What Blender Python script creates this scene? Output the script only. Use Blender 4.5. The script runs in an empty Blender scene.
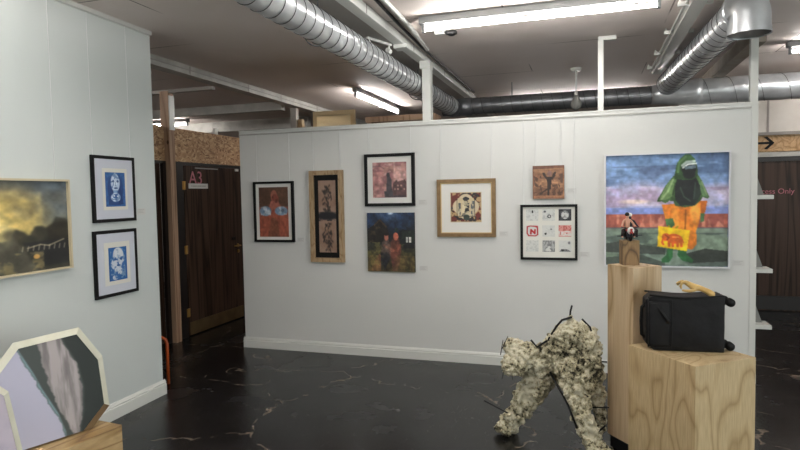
import bpy, bmesh, math, random
import numpy as np
from mathutils import Vector, Matrix
R = math.radians
random.seed(7)
SC = bpy.context.scene
C = SC.collection
# ---------------------------------------------------------------- camera
F, PIT, ROL, YAW, EYE = 586.86, .0521, -.0178, .3107, 1.65
_cy, _sy = math.cos(YAW), math.sin(YAW)
_r = Vector((_cy, _sy, 0)); _f = Vector((-_sy, _cy, 0)); _u = Vector((0, 0, 1))
_f2 = _f * math.cos(PIT) - _u * math.sin(PIT); _u2 = _u * math.cos(PIT) + _f * math.sin(PIT)
_r3 = _r * math.cos(ROL) + _u2 * math.sin(ROL); _u3 = _u2 * math.cos(ROL) - _r * math.sin(ROL)
cd = bpy.data.cameras.new('camera'); cam = bpy.data.objects.new('camera', cd); C.objects.link(cam)
cd.sensor_width = 36; cd.lens = F / 800 * 36; cd.clip_start = .05
M = Matrix.Identity(4)
for i in range(3):
    M[i][0] = _r3[i]; M[i][1] = _u3[i]; M[i][2] = -_f2[i]
M[2][3] = EYE
cam.matrix_world = M
SC.camera = cam
def W(u, v, y):
    """point of the vertical plane at depth y seen at photo pixel u, v"""
    d = _r3 * ((u - 400) / F) - _u3 * ((v - 225) / F) + _f2
    return Vector((0, 0, EYE)) + d * (y / d.y)
SC.view_settings.view_transform = 'Standard'; SC.view_settings.look = 'None'
SC.view_settings.gamma = 1; SC.view_settings.use_curve_mapping = False
SC.view_settings.exposure = 1.43
FILL_DAY = 75
w = bpy.data.worlds.new('world'); SC.world = w; w.use_nodes = True
w.node_tree.nodes['Background'].inputs[0].default_value = (.75, .8, .85, 1)
w.node_tree.nodes['Background'].inputs[1].default_value = .05

# ---------------------------------------------------------------- materials
def s2l(c):
    c = np.asarray(c, float)
    return np.where(c <= .04045, c / 12.92, ((c + .055) / 1.055) ** 2.4)
def rgb(h):
    return tuple(float(x) for x in s2l([int(h[i:i + 2], 16) / 255 for i in (0, 2, 4)])) + (1,)
def mat(name, col, rough=.5, metal=0, bump=0, bscale=40, coat=0, spec=.5, var=None, vscale=3, emit=0, stretch=(1, 1, 1)):
    m = bpy.data.materials.new(name); m.use_nodes = True; nt = m.node_tree; N = nt.nodes; Lk = nt.links
    b = N['Principled BSDF']; c = rgb(col) if isinstance(col, str) else col
    b.inputs['Base Color'].default_value = c; b.inputs['Roughness'].default_value = rough
    b.inputs['Metallic'].default_value = metal; b.inputs['Coat Weight'].default_value = coat
    b.inputs['Specular IOR Level'].default_value = spec
    if emit:
        b.inputs['Emission Color'].default_value = c; b.inputs['Emission Strength'].default_value = emit
    if bump or var:
        tc = N.new('ShaderNodeTexCoord'); mp = N.new('ShaderNodeMapping'); mp.inputs['Scale'].default_value = stretch
        Lk.new(tc.outputs['Object'], mp.inputs[0])
    if var:
        n = N.new('ShaderNodeTexNoise'); n.inputs['Scale'].default_value = vscale; n.inputs['Detail'].default_value = 5
        cr = N.new('ShaderNodeValToRGB'); cr.color_ramp.elements[0].position = .32; cr.color_ramp.elements[1].position = .68
        cr.color_ramp.elements[0].color = rgb(var); cr.color_ramp.elements[1].color = c
        Lk.new(mp.outputs[0], n.inputs[0]); Lk.new(n.outputs[0], cr.inputs[0]); Lk.new(cr.outputs[0], b.inputs['Base Color'])
    if bump:
        n = N.new('ShaderNodeTexNoise'); n.inputs['Scale'].default_value = bscale; n.inputs['Detail'].default_value = 6
        bp = N.new('ShaderNodeBump'); bp.inputs['Strength'].default_value = bump; bp.inputs['Distance'].default_value = .01
        Lk.new(mp.outputs[0], n.inputs[0]); Lk.new(n.outputs[0], bp.inputs['Height']); Lk.new(bp.outputs[0], b.inputs['Normal'])
    return m
def ramp(N, stops):
    cr = N.new('ShaderNodeValToRGB'); e = cr.color_ramp.elements
    while len(e) < len(stops): e.new(.5)
    for k, (p, c) in enumerate(stops):
        e[k].position = p; e[k].color = rgb(c) if isinstance(c, str) else c
    return cr
def plywood(name, a, b_, c_, off=(0, 0, 0), scale=(1, 1, .16), ws=7, rough=.6, knots=True, dist=9):
    m = bpy.data.materials.new(name); m.use_nodes = True; nt = m.node_tree; N = nt.nodes; Lk = nt.links; b = N['Principled BSDF']
    tc = N.new('ShaderNodeTexCoord'); mp = N.new('ShaderNodeMapping'); mp.inputs['Scale'].default_value = scale; mp.inputs['Location'].default_value = off
    Lk.new(tc.outputs['Object'], mp.inputs[0])
    n0 = N.new('ShaderNodeTexNoise'); n0.inputs['Scale'].default_value = ws * .42; n0.inputs['Detail'].default_value = 1.5; n0.inputs['Distortion'].default_value = .35
    Lk.new(mp.outputs[0], n0.inputs[0])
    mu = N.new('ShaderNodeMath'); mu.operation = 'MULTIPLY'; mu.inputs[1].default_value = dist
    fr = N.new('ShaderNodeMath'); fr.operation = 'PINGPONG'; fr.inputs[1].default_value = .5
    Lk.new(n0.outputs[0], mu.inputs[0]); Lk.new(mu.outputs[0], fr.inputs[0])
    cr = ramp(N, [(0, c_), (.1, b_), (.3, a), (.5, a)])
    Lk.new(fr.outputs[0], cr.inputs[0])
    mp2 = N.new('ShaderNodeMapping'); mp2.inputs['Scale'].default_value = (scale[0] * 30, scale[1] * 30, scale[2] * 8)
    Lk.new(tc.outputs['Object'], mp2.inputs[0])
    n1 = N.new('ShaderNodeTexNoise'); n1.inputs['Scale'].default_value = 4; n1.inputs['Detail'].default_value = 4
    Lk.new(mp2.outputs[0], n1.inputs[0])
    mx = N.new('ShaderNodeMix'); mx.data_type = 'RGBA'; mx.blend_type = 'MULTIPLY'
    cr2 = ramp(N, [(.3, (.62, .58, .52, 1)), (.7, (1, 1, 1, 1))]); Lk.new(n1.outputs[0], cr2.inputs[0])
    mx.inputs[0].default_value = .6; Lk.new(cr.outputs[0], mx.inputs[6]); Lk.new(cr2.outputs[0], mx.inputs[7])
    out = mx.outputs[2]
    if knots:
        v = N.new('ShaderNodeTexVoronoi'); v.inputs['Scale'].default_value = 4.2
        mp3 = N.new('ShaderNodeMapping'); mp3.inputs['Scale'].default_value = (1, 1, .7); mp3.inputs['Location'].default_value = off
        Lk.new(tc.outputs['Object'], mp3.inputs[0]); Lk.new(mp3.outputs[0], v.inputs[0])
        cr3 = ramp(N, [(.05, (.16, .1, .06, 1)), (.085, (1, 1, 1, 1))]); Lk.new(v.outputs['Distance'], cr3.inputs[0])
        mk = N.new('ShaderNodeMix'); mk.data_type = 'RGBA'; mk.blend_type = 'MULTIPLY'; mk.inputs[0].default_value = .85
        Lk.new(out, mk.inputs[6]); Lk.new(cr3.outputs[0], mk.inputs[7]); out = mk.outputs[2]
    Lk.new(out, b.inputs['Base Color']); b.inputs['Roughness'].default_value = rough
    return m
def art_mat():
    m = bpy.data.materials.new('painted surface'); m.use_nodes = True; N = m.node_tree.nodes
    a = N.new('ShaderNodeAttribute'); a.attribute_name = 'paint'
    m.node_tree.links.new(a.outputs['Color'], N['Principled BSDF'].inputs['Base Color'])
    N['Principled BSDF'].inputs['Roughness'].default_value = .5
    return m
ART = art_mat()
def floor_mat():
    m = bpy.data.materials.new('black painted concrete'); m.use_nodes = True; nt = m.node_tree; N = nt.nodes; Lk = nt.links; b = N['Principled BSDF']
    tc = N.new('ShaderNodeTexCoord')
    n = N.new('ShaderNodeTexNoise'); n.inputs['Scale'].default_value = 1.6; n.inputs['Detail'].default_value = 7; Lk.new(tc.outputs['Object'], n.inputs[0])
    cr = ramp(N, [(.3, '101012'), (.7, '1b1a1b')]); Lk.new(n.outputs[0], cr.inputs[0])
    # scuffs: fine pale scratches, worn through in patches
    mp = N.new('ShaderNodeMapping'); mp.inputs['Rotation'].default_value = (0, 0, .5); mp.inputs['Scale'].default_value = (1, .35, 1); Lk.new(tc.outputs['Object'], mp.inputs[0])
    n2 = N.new('ShaderNodeTexNoise'); n2.inputs['Scale'].default_value = 48; n2.inputs['Detail'].default_value = 9; n2.inputs['Roughness'].default_value = .75; Lk.new(mp.outputs[0], n2.inputs[0])
    n3 = N.new('ShaderNodeTexNoise'); n3.inputs['Scale'].default_value = 1.3; n3.inputs['Detail'].default_value = 3; Lk.new(tc.outputs['Object'], n3.inputs[0])
    ad = N.new('ShaderNodeMath'); ad.operation = 'MULTIPLY_ADD'; ad.inputs[1].default_value = .32; Lk.new(n3.outputs[0], ad.inputs[0]); Lk.new(n2.outputs[0], ad.inputs[2])
    c2 = ramp(N, [(.745, (0, 0, 0, 1)), (.85, (1, 1, 1, 1))]); Lk.new(ad.outputs[0], c2.inputs[0])
    # cracks: thin wandering lines, broken up
    v = N.new('ShaderNodeTexVoronoi'); v.feature = 'DISTANCE_TO_EDGE'; v.inputs['Scale'].default_value = .75
    nd = N.new('ShaderNodeTexNoise'); nd.inputs['Scale'].default_value = 5; nd.inputs['Detail'].default_value = 6; Lk.new(tc.outputs['Object'], nd.inputs[0])
    vm = N.new('ShaderNodeVectorMath'); vm.operation = 'MULTIPLY_ADD'; vm.inputs[1].default_value = (.35, .35, .35); Lk.new(nd.outputs['Color'], vm.inputs[0]); Lk.new(tc.outputs['Object'], vm.inputs[2]); Lk.new(vm.outputs[0], v.inputs[0])
    c3 = ramp(N, [(.002, (1, 1, 1, 1)), (.007, (0, 0, 0, 1))]); Lk.new(v.outputs['Distance'], c3.inputs[0])
    n4 = N.new('ShaderNodeTexNoise'); n4.inputs['Scale'].default_value = 6; n4.inputs['Detail'].default_value = 4; Lk.new(tc.outputs['Object'], n4.inputs[0])
    c4 = ramp(N, [(.45, (0, 0, 0, 1)), (.55, (1, 1, 1, 1))]); Lk.new(n4.outputs[0], c4.inputs[0])
    mm = N.new('ShaderNodeMath'); mm.operation = 'MULTIPLY'; Lk.new(c3.outputs[0], mm.inputs[0]); Lk.new(c4.outputs[0], mm.inputs[1])
    x1 = N.new('ShaderNodeMix'); x1.data_type = 'RGBA'; Lk.new(c2.outputs[0], x1.inputs[0]); Lk.new(cr.outputs[0], x1.inputs[6]); x1.inputs[7].default_value = rgb('5b5854')
    x2 = N.new('ShaderNodeMix'); x2.data_type = 'RGBA'; Lk.new(mm.outputs[0], x2.inputs[0]); Lk.new(x1.outputs[2], x2.inputs[6]); x2.inputs[7].default_value = rgb('7a6c5e')
    ns = N.new('ShaderNodeTexVoronoi'); ns.inputs['Scale'].default_value = 16; Lk.new(vm.outputs[0], ns.inputs[0])
    cs = ramp(N, [(.035, (1, 1, 1, 1)), (.06, (0, 0, 0, 1))]); Lk.new(ns.outputs['Distance'], cs.inputs[0])
    x3 = N.new('ShaderNodeMix'); x3.data_type = 'RGBA'; Lk.new(cs.outputs[0], x3.inputs[0]); Lk.new(x2.outputs[2], x3.inputs[6]); x3.inputs[7].default_value = rgb('77726a'); x2 = x3
    Lk.new(x2.outputs[2], b.inputs['Base Color'])
    rr = N.new('ShaderNodeMapRange'); rr.inputs['To Min'].default_value = .12; rr.inputs['To Max'].default_value = .38; Lk.new(n.outputs[0], rr.inputs[0]); Lk.new(rr.outputs[0], b.inputs['Roughness'])
    bp = N.new('ShaderNodeBump'); bp.inputs['Strength'].default_value = .12; bp.inputs['Distance'].default_value = .01; Lk.new(n2.outputs[0], bp.inputs['Height']); Lk.new(bp.outputs[0], b.inputs['Normal'])
    b.inputs['Specular IOR Level'].default_value = .4
    return m
def ceiling_mat():
    m = bpy.data.materials.new('painted ceiling boards'); m.use_nodes = True; nt = m.node_tree; N = nt.nodes; Lk = nt.links; b = N['Principled BSDF']
    tc = N.new('ShaderNodeTexCoord')
    n = N.new('ShaderNodeTexNoise'); n.inputs['Scale'].default_value = .55; n.inputs['Detail'].default_value = 4; Lk.new(tc.outputs['Object'], n.inputs[0])
    cr = ramp(N, [(.35, 'e0d3cc'), (.65, 'ebe1dd')]); Lk.new(n.outputs[0], cr.inputs[0])
    mp = N.new('ShaderNodeMapping'); mp.inputs['Location'].default_value = (.6, -6.88, 0); Lk.new(tc.outputs['Object'], mp.inputs[0])
    br = N.new('ShaderNodeTexBrick'); br.inputs['Scale'].default_value = 1; br.inputs['Brick Width'].default_value = 2.4; br.inputs['Row Height'].default_value = 1.2
    br.inputs['Mortar Size'].default_value = .006; br.inputs['Mortar Smooth'].default_value = 0; br.offset = .5
    br.inputs['Color1'].default_value = (1, 1, 1, 1); br.inputs['Color2'].default_value = (.93, .92, .9, 1); br.inputs['Mortar'].default_value = (.3, .27, .25, 1)
    nb = N.new('ShaderNodeTexNoise'); nb.inputs['Scale'].default_value = 1.1; Lk.new(tc.outputs['Object'], nb.inputs[0])
    Lk.new(mp.outputs[0], br.inputs[0])
    cb = ramp(N, [(.46, (0, 0, 0, 1)), (.56, (1, 1, 1, 1))]); Lk.new(nb.outputs[0], cb.inputs[0])
    x = N.new('ShaderNodeMix'); x.data_type = 'RGBA'; x.blend_type = 'MULTIPLY'; Lk.new(cb.outputs[0], x.inputs[0]); Lk.new(cr.outputs[0], x.inputs[6]); Lk.new(br.outputs[0], x.inputs[7])
    Lk.new(x.outputs[2], b.inputs['Base Color']); b.inputs['Roughness'].default_value = .7
    return m
def osb_mat(name, scale=(1, 1, 1)):
    m = bpy.data.materials.new(name); m.use_nodes = True; nt = m.node_tree; N = nt.nodes; Lk = nt.links; b = N['Principled BSDF']
    tc = N.new('ShaderNodeTexCoord'); nd = N.new('ShaderNodeTexNoise'); nd.inputs['Scale'].default_value = 9
    Lk.new(tc.outputs['Object'], nd.inputs[0])
    vm = N.new('ShaderNodeVectorMath'); vm.operation = 'MULTIPLY_ADD'; vm.inputs[1].default_value = (.12, .12, .12)
    Lk.new(nd.outputs['Color'], vm.inputs[0]); Lk.new(tc.outputs['Object'], vm.inputs[2])
    mp = N.new('ShaderNodeMapping'); mp.inputs['Scale'].default_value = scale; Lk.new(vm.outputs[0], mp.inputs[0])
    v = N.new('ShaderNodeTexVoronoi'); v.inputs['Scale'].default_value = 55; v.inputs['Randomness'].default_value = 1; Lk.new(mp.outputs[0], v.inputs[0])
    sp = N.new('ShaderNodeSeparateColor'); Lk.new(v.outputs['Color'], sp.inputs[0])
    cr = ramp(N, [(0, '7d5c40'), (.35, 'a88361'), (.7, 'b8946e'), (1, 'ceb08a')]); Lk.new(sp.outputs[0], cr.inputs[0])
    Lk.new(cr.outputs[0], b.inputs['Base Color']); b.inputs['Roughness'].default_value = .7
    return m
def foam_mat():
    m = bpy.data.materials.new('crumbly cream foam'); m.use_nodes = True; nt = m.node_tree; N = nt.nodes; Lk = nt.links; b = N['Principled BSDF']
    tc = N.new('ShaderNodeTexCoord')
    n = N.new('ShaderNodeTexNoise'); n.inputs['Scale'].default_value = 38; n.inputs['Detail'].default_value = 6; n.inputs['Roughness'].default_value = .7; Lk.new(tc.outputs['Object'], n.inputs[0])
    n2 = N.new('ShaderNodeTexNoise'); n2.inputs['Scale'].default_value = 7; n2.inputs['Detail'].default_value = 3; Lk.new(tc.outputs['Object'], n2.inputs[0])
    ad = N.new('ShaderNodeMath'); ad.operation = 'MULTIPLY_ADD'; ad.inputs[1].default_value = .6; Lk.new(n2.outputs[0], ad.inputs[0]); Lk.new(n.outputs[0], ad.inputs[2])
    cr = ramp(N, [(.62, '12100c'), (.685, '625b46'), (.75, 'a59d80'), (.88, 'cbc5ae')]); Lk.new(ad.outputs[0], cr.inputs[0])
    Lk.new(cr.outputs[0], b.inputs['Base Color']); b.inputs['Roughness'].default_value = .85
    bp = N.new('ShaderNodeBump'); bp.inputs['Strength'].default_value = .8; bp.inputs['Distance'].default_value = .012; Lk.new(n.outputs[0], bp.inputs['Height']); Lk.new(bp.outputs[0], b.inputs['Normal'])
    return m
def duct_mat(name, col, rough, metal=.85):
    m = mat(name, col, rough, metal, bump=.04, bscale=14, var='bdc0c3' if col != '8e9093' else '707276', vscale=5)
    return m
MT = dict(
    wall=mat('white matt wall paint', 'd3d4d1', .55, var='cfd0cd', vscale=1.2),
    wall2=mat('cool white wall paint', 'cbd1cf', .5, var='c7cdcb', vscale=1.2),
    wall3=mat('whitewashed boarding', 'e2ded8', .7, bump=.4, bscale=9, var='d6d1ca', vscale=6),
    gloss=mat('white gloss trim', 'd6d7d2', .3),
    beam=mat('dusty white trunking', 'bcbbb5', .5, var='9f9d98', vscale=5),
    soffit=mat('grey painted soffit', '9a9590', .7),
    brownbeam=mat('dusty tan boxing', '93877a', .7, var='a59b90', vscale=6),
    steel=duct_mat('galvanised spiral steel', 'e0e3e6', .28, .6),
    steel2=duct_mat('dull galvanised steel', '8e9093', .36, .7),
    seam=mat('duct lock seam', '4c4e51', .4, .8),
    dark=mat('black painted metal', '0d0d0f', .4),
    black=mat('black frame lacquer', '060607', .5, spec=.3),
    tube=mat('lit fluorescent tube', (1, .97, .93, 1), .5, emit=30),
    tubew=mat('lit warm fluorescent tube', (1, .95, .9, 1), .5, emit=24),
    batten=mat('grey white lamp batten', '8f9090', .6),
    osb=osb_mat('oriented strand board', (.5, .5, 1)),
    ply=plywood('plywood of the tall plinth', 'c8b190', 'b89e7a', '9f855f', (.3, 1.1, .2), scale=(1, 1, .1), ws=10, dist=8),
    ply2=plywood('plywood of the low plinth', 'c7b189', 'bca47b', 'a68d64', (2.3, .1, .9), scale=(1, 1, .3), ws=8, knots=False, dist=11),
    pine=plywood('sawn pine', 'bfa478', 'a88a5c', '86694a', (.7, .4, 2), scale=(.14, 1.3, 1.3), ws=11, knots=False, dist=9),
    pine2=plywood('rough timber stud', 'b3937a', '9f7f66', '8a6a52', (1.7, 1.4, 2), scale=(1.5, 1.5, .1), ws=8, dist=6),
    block=plywood('weathered timber block', '8a6f4b', '735a3b', '55412b', (.2, .4, 2), scale=(1.5, 1.5, .4), ws=14, knots=False),
    osb2=plywood('pale strand board', 'd0ae84', 'c09c70', 'ad8a60', (.1, .2, .3), scale=(1, 1, 1), ws=12, knots=False),
    cloth=mat('thin pale canvas', 'efe4cc', .8),
    veneer=plywood('dark rosewood veneer', '47352b', '35261d', '201610', (.2, .4, 2), scale=(1, 1, .05), ws=13, knots=False, rough=.35, dist=8),
    doorframe=mat('near black brown frame', '150e0c', .4),
    brass=mat('worn brass', 'a8834a', .35, .7),
    kick=mat('dull brass kick plate', '6e5a3c', .4, .5, var='57472e', vscale=6),
    pink=mat('pink vinyl lettering', 'b26a76', .5),
    white=mat('white plastic', 'd8d8d4', .4),
    mount=mat('white mount board', 'dcdbd6', .5, coat=.3),
    mountb=mat('pale blue grey mount board', 'c6cad4', .5, coat=.3),
    cream=mat('cream print paper', 'd8d7cf', .6),
    card=mat('pale label card', 'cbcbc8', .6),
    cardtext=mat('grey print on card', 'b2b2b0', .6),
    oak=plywood('light oak moulding', 'b39a78', 'a58a68', '967b59', (1, 1, 1), scale=(1, 1, .3), ws=20, knots=False),
    paleoak=mat('pale pine batten', 'ddc49a', .6),
    gold=mat('brown gilt moulding', '8e7350', .4, .2, var='7a603e', vscale=20),
    goldlip=mat('pale gilt lip', 'c9ad78', .35, .3),
    paleframe=mat('pale limed frame', 'c9bd9e', .5),
    whiteframe=mat('white tray frame', 'd8d9dc', .4),
    octframe=mat('cream painted frame', 'd2d2c2', .45, var='c6c5b2', vscale=8), edgeshade=mat('brown shaded frame edge', '7a6448', .6),
    canvas=mat('raw canvas', 'cfc3a6', .8),
    fabric=mat('black nylon fabric', '08080a', .6, bump=.7, bscale=8, var='111114', vscale=9, spec=.3),
    rubber=mat('black rubber', '080809', .6, spec=.3),
    hand=mat('yellow ochre plastic skin', 'cfae70', .4, var='bf9a58', vscale=20),
    foam=foam_mat(),
    wire=mat('clear white nylon line', 'e6e8e8', .3),
    orange=mat('orange enamel tube', 'a84a1c', .35),
    seat=mat('dark seat plastic', '242225', .5),
    skin=mat('painted flesh tone', 'b98a72', .6), hair=mat('painted black hair', '120f0e', .6),
    whair=mat('white tuft', 'd9d6cc', .8), red=mat('red enamel', '9c2f2c', .4), navy=mat('dark blue cloth', '20222c', .7),
    jean=mat('dark brown leather', '241a17', .5), grey=mat('grey plastic', '8b8a86', .5),
)
MT['veneer'].node_tree.nodes['Principled BSDF'].inputs['Specular IOR Level'].default_value = .2
_n = MT['cloth'].node_tree; _t = _n.nodes.new('ShaderNodeBsdfTranslucent'); _t.inputs[0].default_value = rgb('efe4cc'); _m = _n.nodes.new('ShaderNodeMixShader'); _m.inputs[0].default_value = .85
_n.links.new(_n.nodes['Principled BSDF'].outputs[0], _m.inputs[1]); _n.links.new(_t.outputs[0], _m.inputs[2]); _n.links.new(_m.outputs[0], _n.nodes['Material Output'].inputs[0])
MT['floor'] = floor_mat(); MT['ceil'] = ceiling_mat()

# ---------------------------------------------------------------- mesh helpers
def xf(bm, verts, m):
    bmesh.ops.transform(bm, matrix=m, verts=verts)
def box(bm, lo, hi, bev=0, m=None):
    c = [(a + b) / 2 for a, b in zip(lo, hi)]; s = [abs(b - a) for a, b in zip(lo, hi)]
    r = bmesh.ops.create_cube(bm, size=1); vs = r['verts']
    bmesh.ops.scale(bm, vec=s, verts=vs); bmesh.ops.translate(bm, vec=c, verts=vs)
    if bev:
        es = list({e for v in vs for e in v.link_edges})
        k = bmesh.ops.bevel(bm, geom=es, offset=bev, segments=2, affect='EDGES', profile=.6); vs = list({v for f in k['faces'] for v in f.verts} | {v for v in vs if v.is_valid})
    if m is not None: xf(bm, vs, m)
    return vs
def cyl(bm, p0, p1, r, r2=None, n=16, cap=True):
    p0, p1 = Vector(p0), Vector(p1); d = p1 - p0
    k = bmesh.ops.create_cone(bm, cap_ends=cap, segments=n, radius1=r, radius2=r if r2 is None else r2, depth=d.length)
    q = d.to_track_quat('Z', 'Y').to_matrix().to_4x4(); q.translation = (p0 + p1) / 2
    xf(bm, k['verts'], q); return k['verts']
def sph(bm, c, r, sub=2, s=(1, 1, 1)):
    k = bmesh.ops.create_icosphere(bm, subdivisions=sub, radius=r)
    bmesh.ops.scale(bm, vec=s, verts=k['verts']); bmesh.ops.translate(bm, vec=c, verts=k['verts']); return k['verts']
def sweep(bm, pts, rad, n=16, cap=True):
    """tube through points; rad is a number or a function of (index, angle)"""
    pts = [Vector(p) for p in pts]; rings = []; up = None
    for i, p in enumerate(pts):
        t = (pts[min(i + 1, len(pts) - 1)] - pts[max(i - 1, 0)]).normalized()
        if up is None:
            up = Vector((0, 0, 1)) if abs(t.z) < .95 else Vector((1, 0, 0))
        a = (up - t * up.dot(t)).normalized(); up = a; b = t.cross(a)
        ring = []
        for k in range(n):
            th = 2 * math.pi * k / n; rr = rad(i, th) if callable(rad) else rad
            ring.append(bm.verts.new(p + (a * math.cos(th) + b * math.sin(th)) * rr))
        rings.append(ring)
    for i in range(len(rings) - 1):
        for k in range(n):
            bm.faces.new((rings[i][k], rings[i][(k + 1) % n], rings[i + 1][(k + 1) % n], rings[i + 1][k]))
    if cap:
        bm.faces.new(rings[0][::-1]); bm.faces.new(rings[-1])
def prism(bm, poly, d0, d1, ax=1):
    """poly in the two other axes, extruded along axis ax"""
    def P(a, b, d):
        return {0: (d, a, b), 1: (a, d, b), 2: (a, b, d)}[ax]
    A = [bm.verts.new(P(a, b, d0)) for a, b in poly]; B = [bm.verts.new(P(a, b, d1)) for a, b in poly]
    bm.faces.new(A); bm.faces.new(B[::-1]); n = len(poly)
    for i in range(n): bm.faces.new((A[i], B[i], B[(i + 1) % n], A[(i + 1) % n]))
def BM(): return bmesh.new()
def obj(name, bm, m, parent=None, smooth=False, loc=None, rot=None):
    if isinstance(bm, bmesh.types.BMesh):
        bmesh.ops.recalc_face_normals(bm, faces=bm.faces)
        me = bpy.data.meshes.new(name); bm.to_mesh(me); bm.free()
    else: me = bm
    if smooth:
        for p in me.polygons: p.use_smooth = True
    if m is not None and not me.materials: me.materials.append(MT[m] if isinstance(m, str) else m)
    o = bpy.data.objects.new(name, me); C.objects.link(o)
    if parent: o.parent = parent
    if loc is not None: o.location = loc
    if rot is not None: o.rotation_euler = rot
    return o
def smooth_by_angle(o, a=35):
    me = o.data
    for p in me.polygons: p.use_smooth = True
    me.set_sharp_from_angle(angle=R(a)) if hasattr(me, 'set_sharp_from_angle') else None
    return o
def thing(name, label, cat, loc=(0, 0, 0), rz=0, group=None):
    o = bpy.data.objects.new(name, None); o.empty_display_size = .1; C.objects.link(o); o.location = loc; o.rotation_euler = (0, 0, rz)
    o['label'] = label; o['category'] = cat
    if group: o['group'] = group
    return o
def tag(o, label, cat, group=None):
    o['label'] = label; o['category'] = cat
    if group: o['group'] = group
    return o
def struct(name, bm, m, **k):
    o = obj(name, bm, m, **k); o['kind'] = 'structure'; return o
def baked(o):
    dg = bpy.context.evaluated_depsgraph_get(); dg.update()
    me = bpy.data.meshes.new_from_object(o.evaluated_get(dg)); o.modifiers.clear(); old = o.data; o.data = me; bpy.data.meshes.remove(old); return o
def skin(name, pts, edges, radii, m, parent=None, sub=2):
    me = bpy.data.meshes.new(name); me.from_pydata([tuple(p) for p in pts], edges, []); me.update()
    o = bpy.data.objects.new(name, me); C.objects.link(o)
    md = o.modifiers.new('s', 'SKIN'); md.use_smooth_shade = True; sv = me.skin_vertices[0].data
    for i, r in enumerate(radii): sv[i].radius = (r, r) if not isinstance(r, tuple) else r
    sv[0].use_root = True
    ss = o.modifiers.new('b', 'SUBSURF'); ss.levels = sub; ss.render_levels = sub
    baked(o); o.data.materials.clear(); o.data.materials.append(MT[m])
    for p in o.data.polygons: p.use_smooth = True
    if parent: o.parent = parent
    return o
def txt(name, body, size, m, parent, loc, rot, ext=.001):
    cu = bpy.data.curves.new(name, 'FONT'); cu.body = body; cu.size = size; cu.extrude = ext; cu.align_x = 'CENTER'; cu.align_y = 'CENTER'
    o = bpy.data.objects.new(name, cu); C.objects.link(o)
    dg = bpy.context.evaluated_depsgraph_get(); me = bpy.data.meshes.new_from_object(o.evaluated_get(dg)); bpy.data.objects.remove(o)
    return obj(name, me, m, parent, loc=loc, rot=rot)

# ---------------------------------------------------------------- painter (colours of the artworks themselves)
def fbm(h, w, cells, seed, octs=4):
    rs = np.random.RandomState(seed); out = np.zeros((h, w)); amp = 1; tot = 0
    cx, cy = cells
    for _ in range(octs):
        g = rs.rand(int(cy) + 2, int(cx) + 2); y = np.linspace(0, cy, h, endpoint=False); x = np.linspace(0, cx, w, endpoint=False)
        yi = y.astype(int); xi = x.astype(int); fy = (y - yi)[:, None]; fx = (x - xi)[None]
        fy = fy * fy * (3 - 2 * fy); fx = fx * fx * (3 - 2 * fx)
        v = (g[yi][:, xi] * (1 - fx) + g[yi][:, xi + 1] * fx) * (1 - fy) + (g[yi + 1][:, xi] * (1 - fx) + g[yi + 1][:, xi + 1] * fx) * fy
        out += v * amp; tot += amp; amp *= .5; cx *= 2; cy *= 2
    return out / tot
def hx(h): return np.array([int(h[i:i + 2], 16) / 255 for i in (0, 2, 4)])
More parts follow.
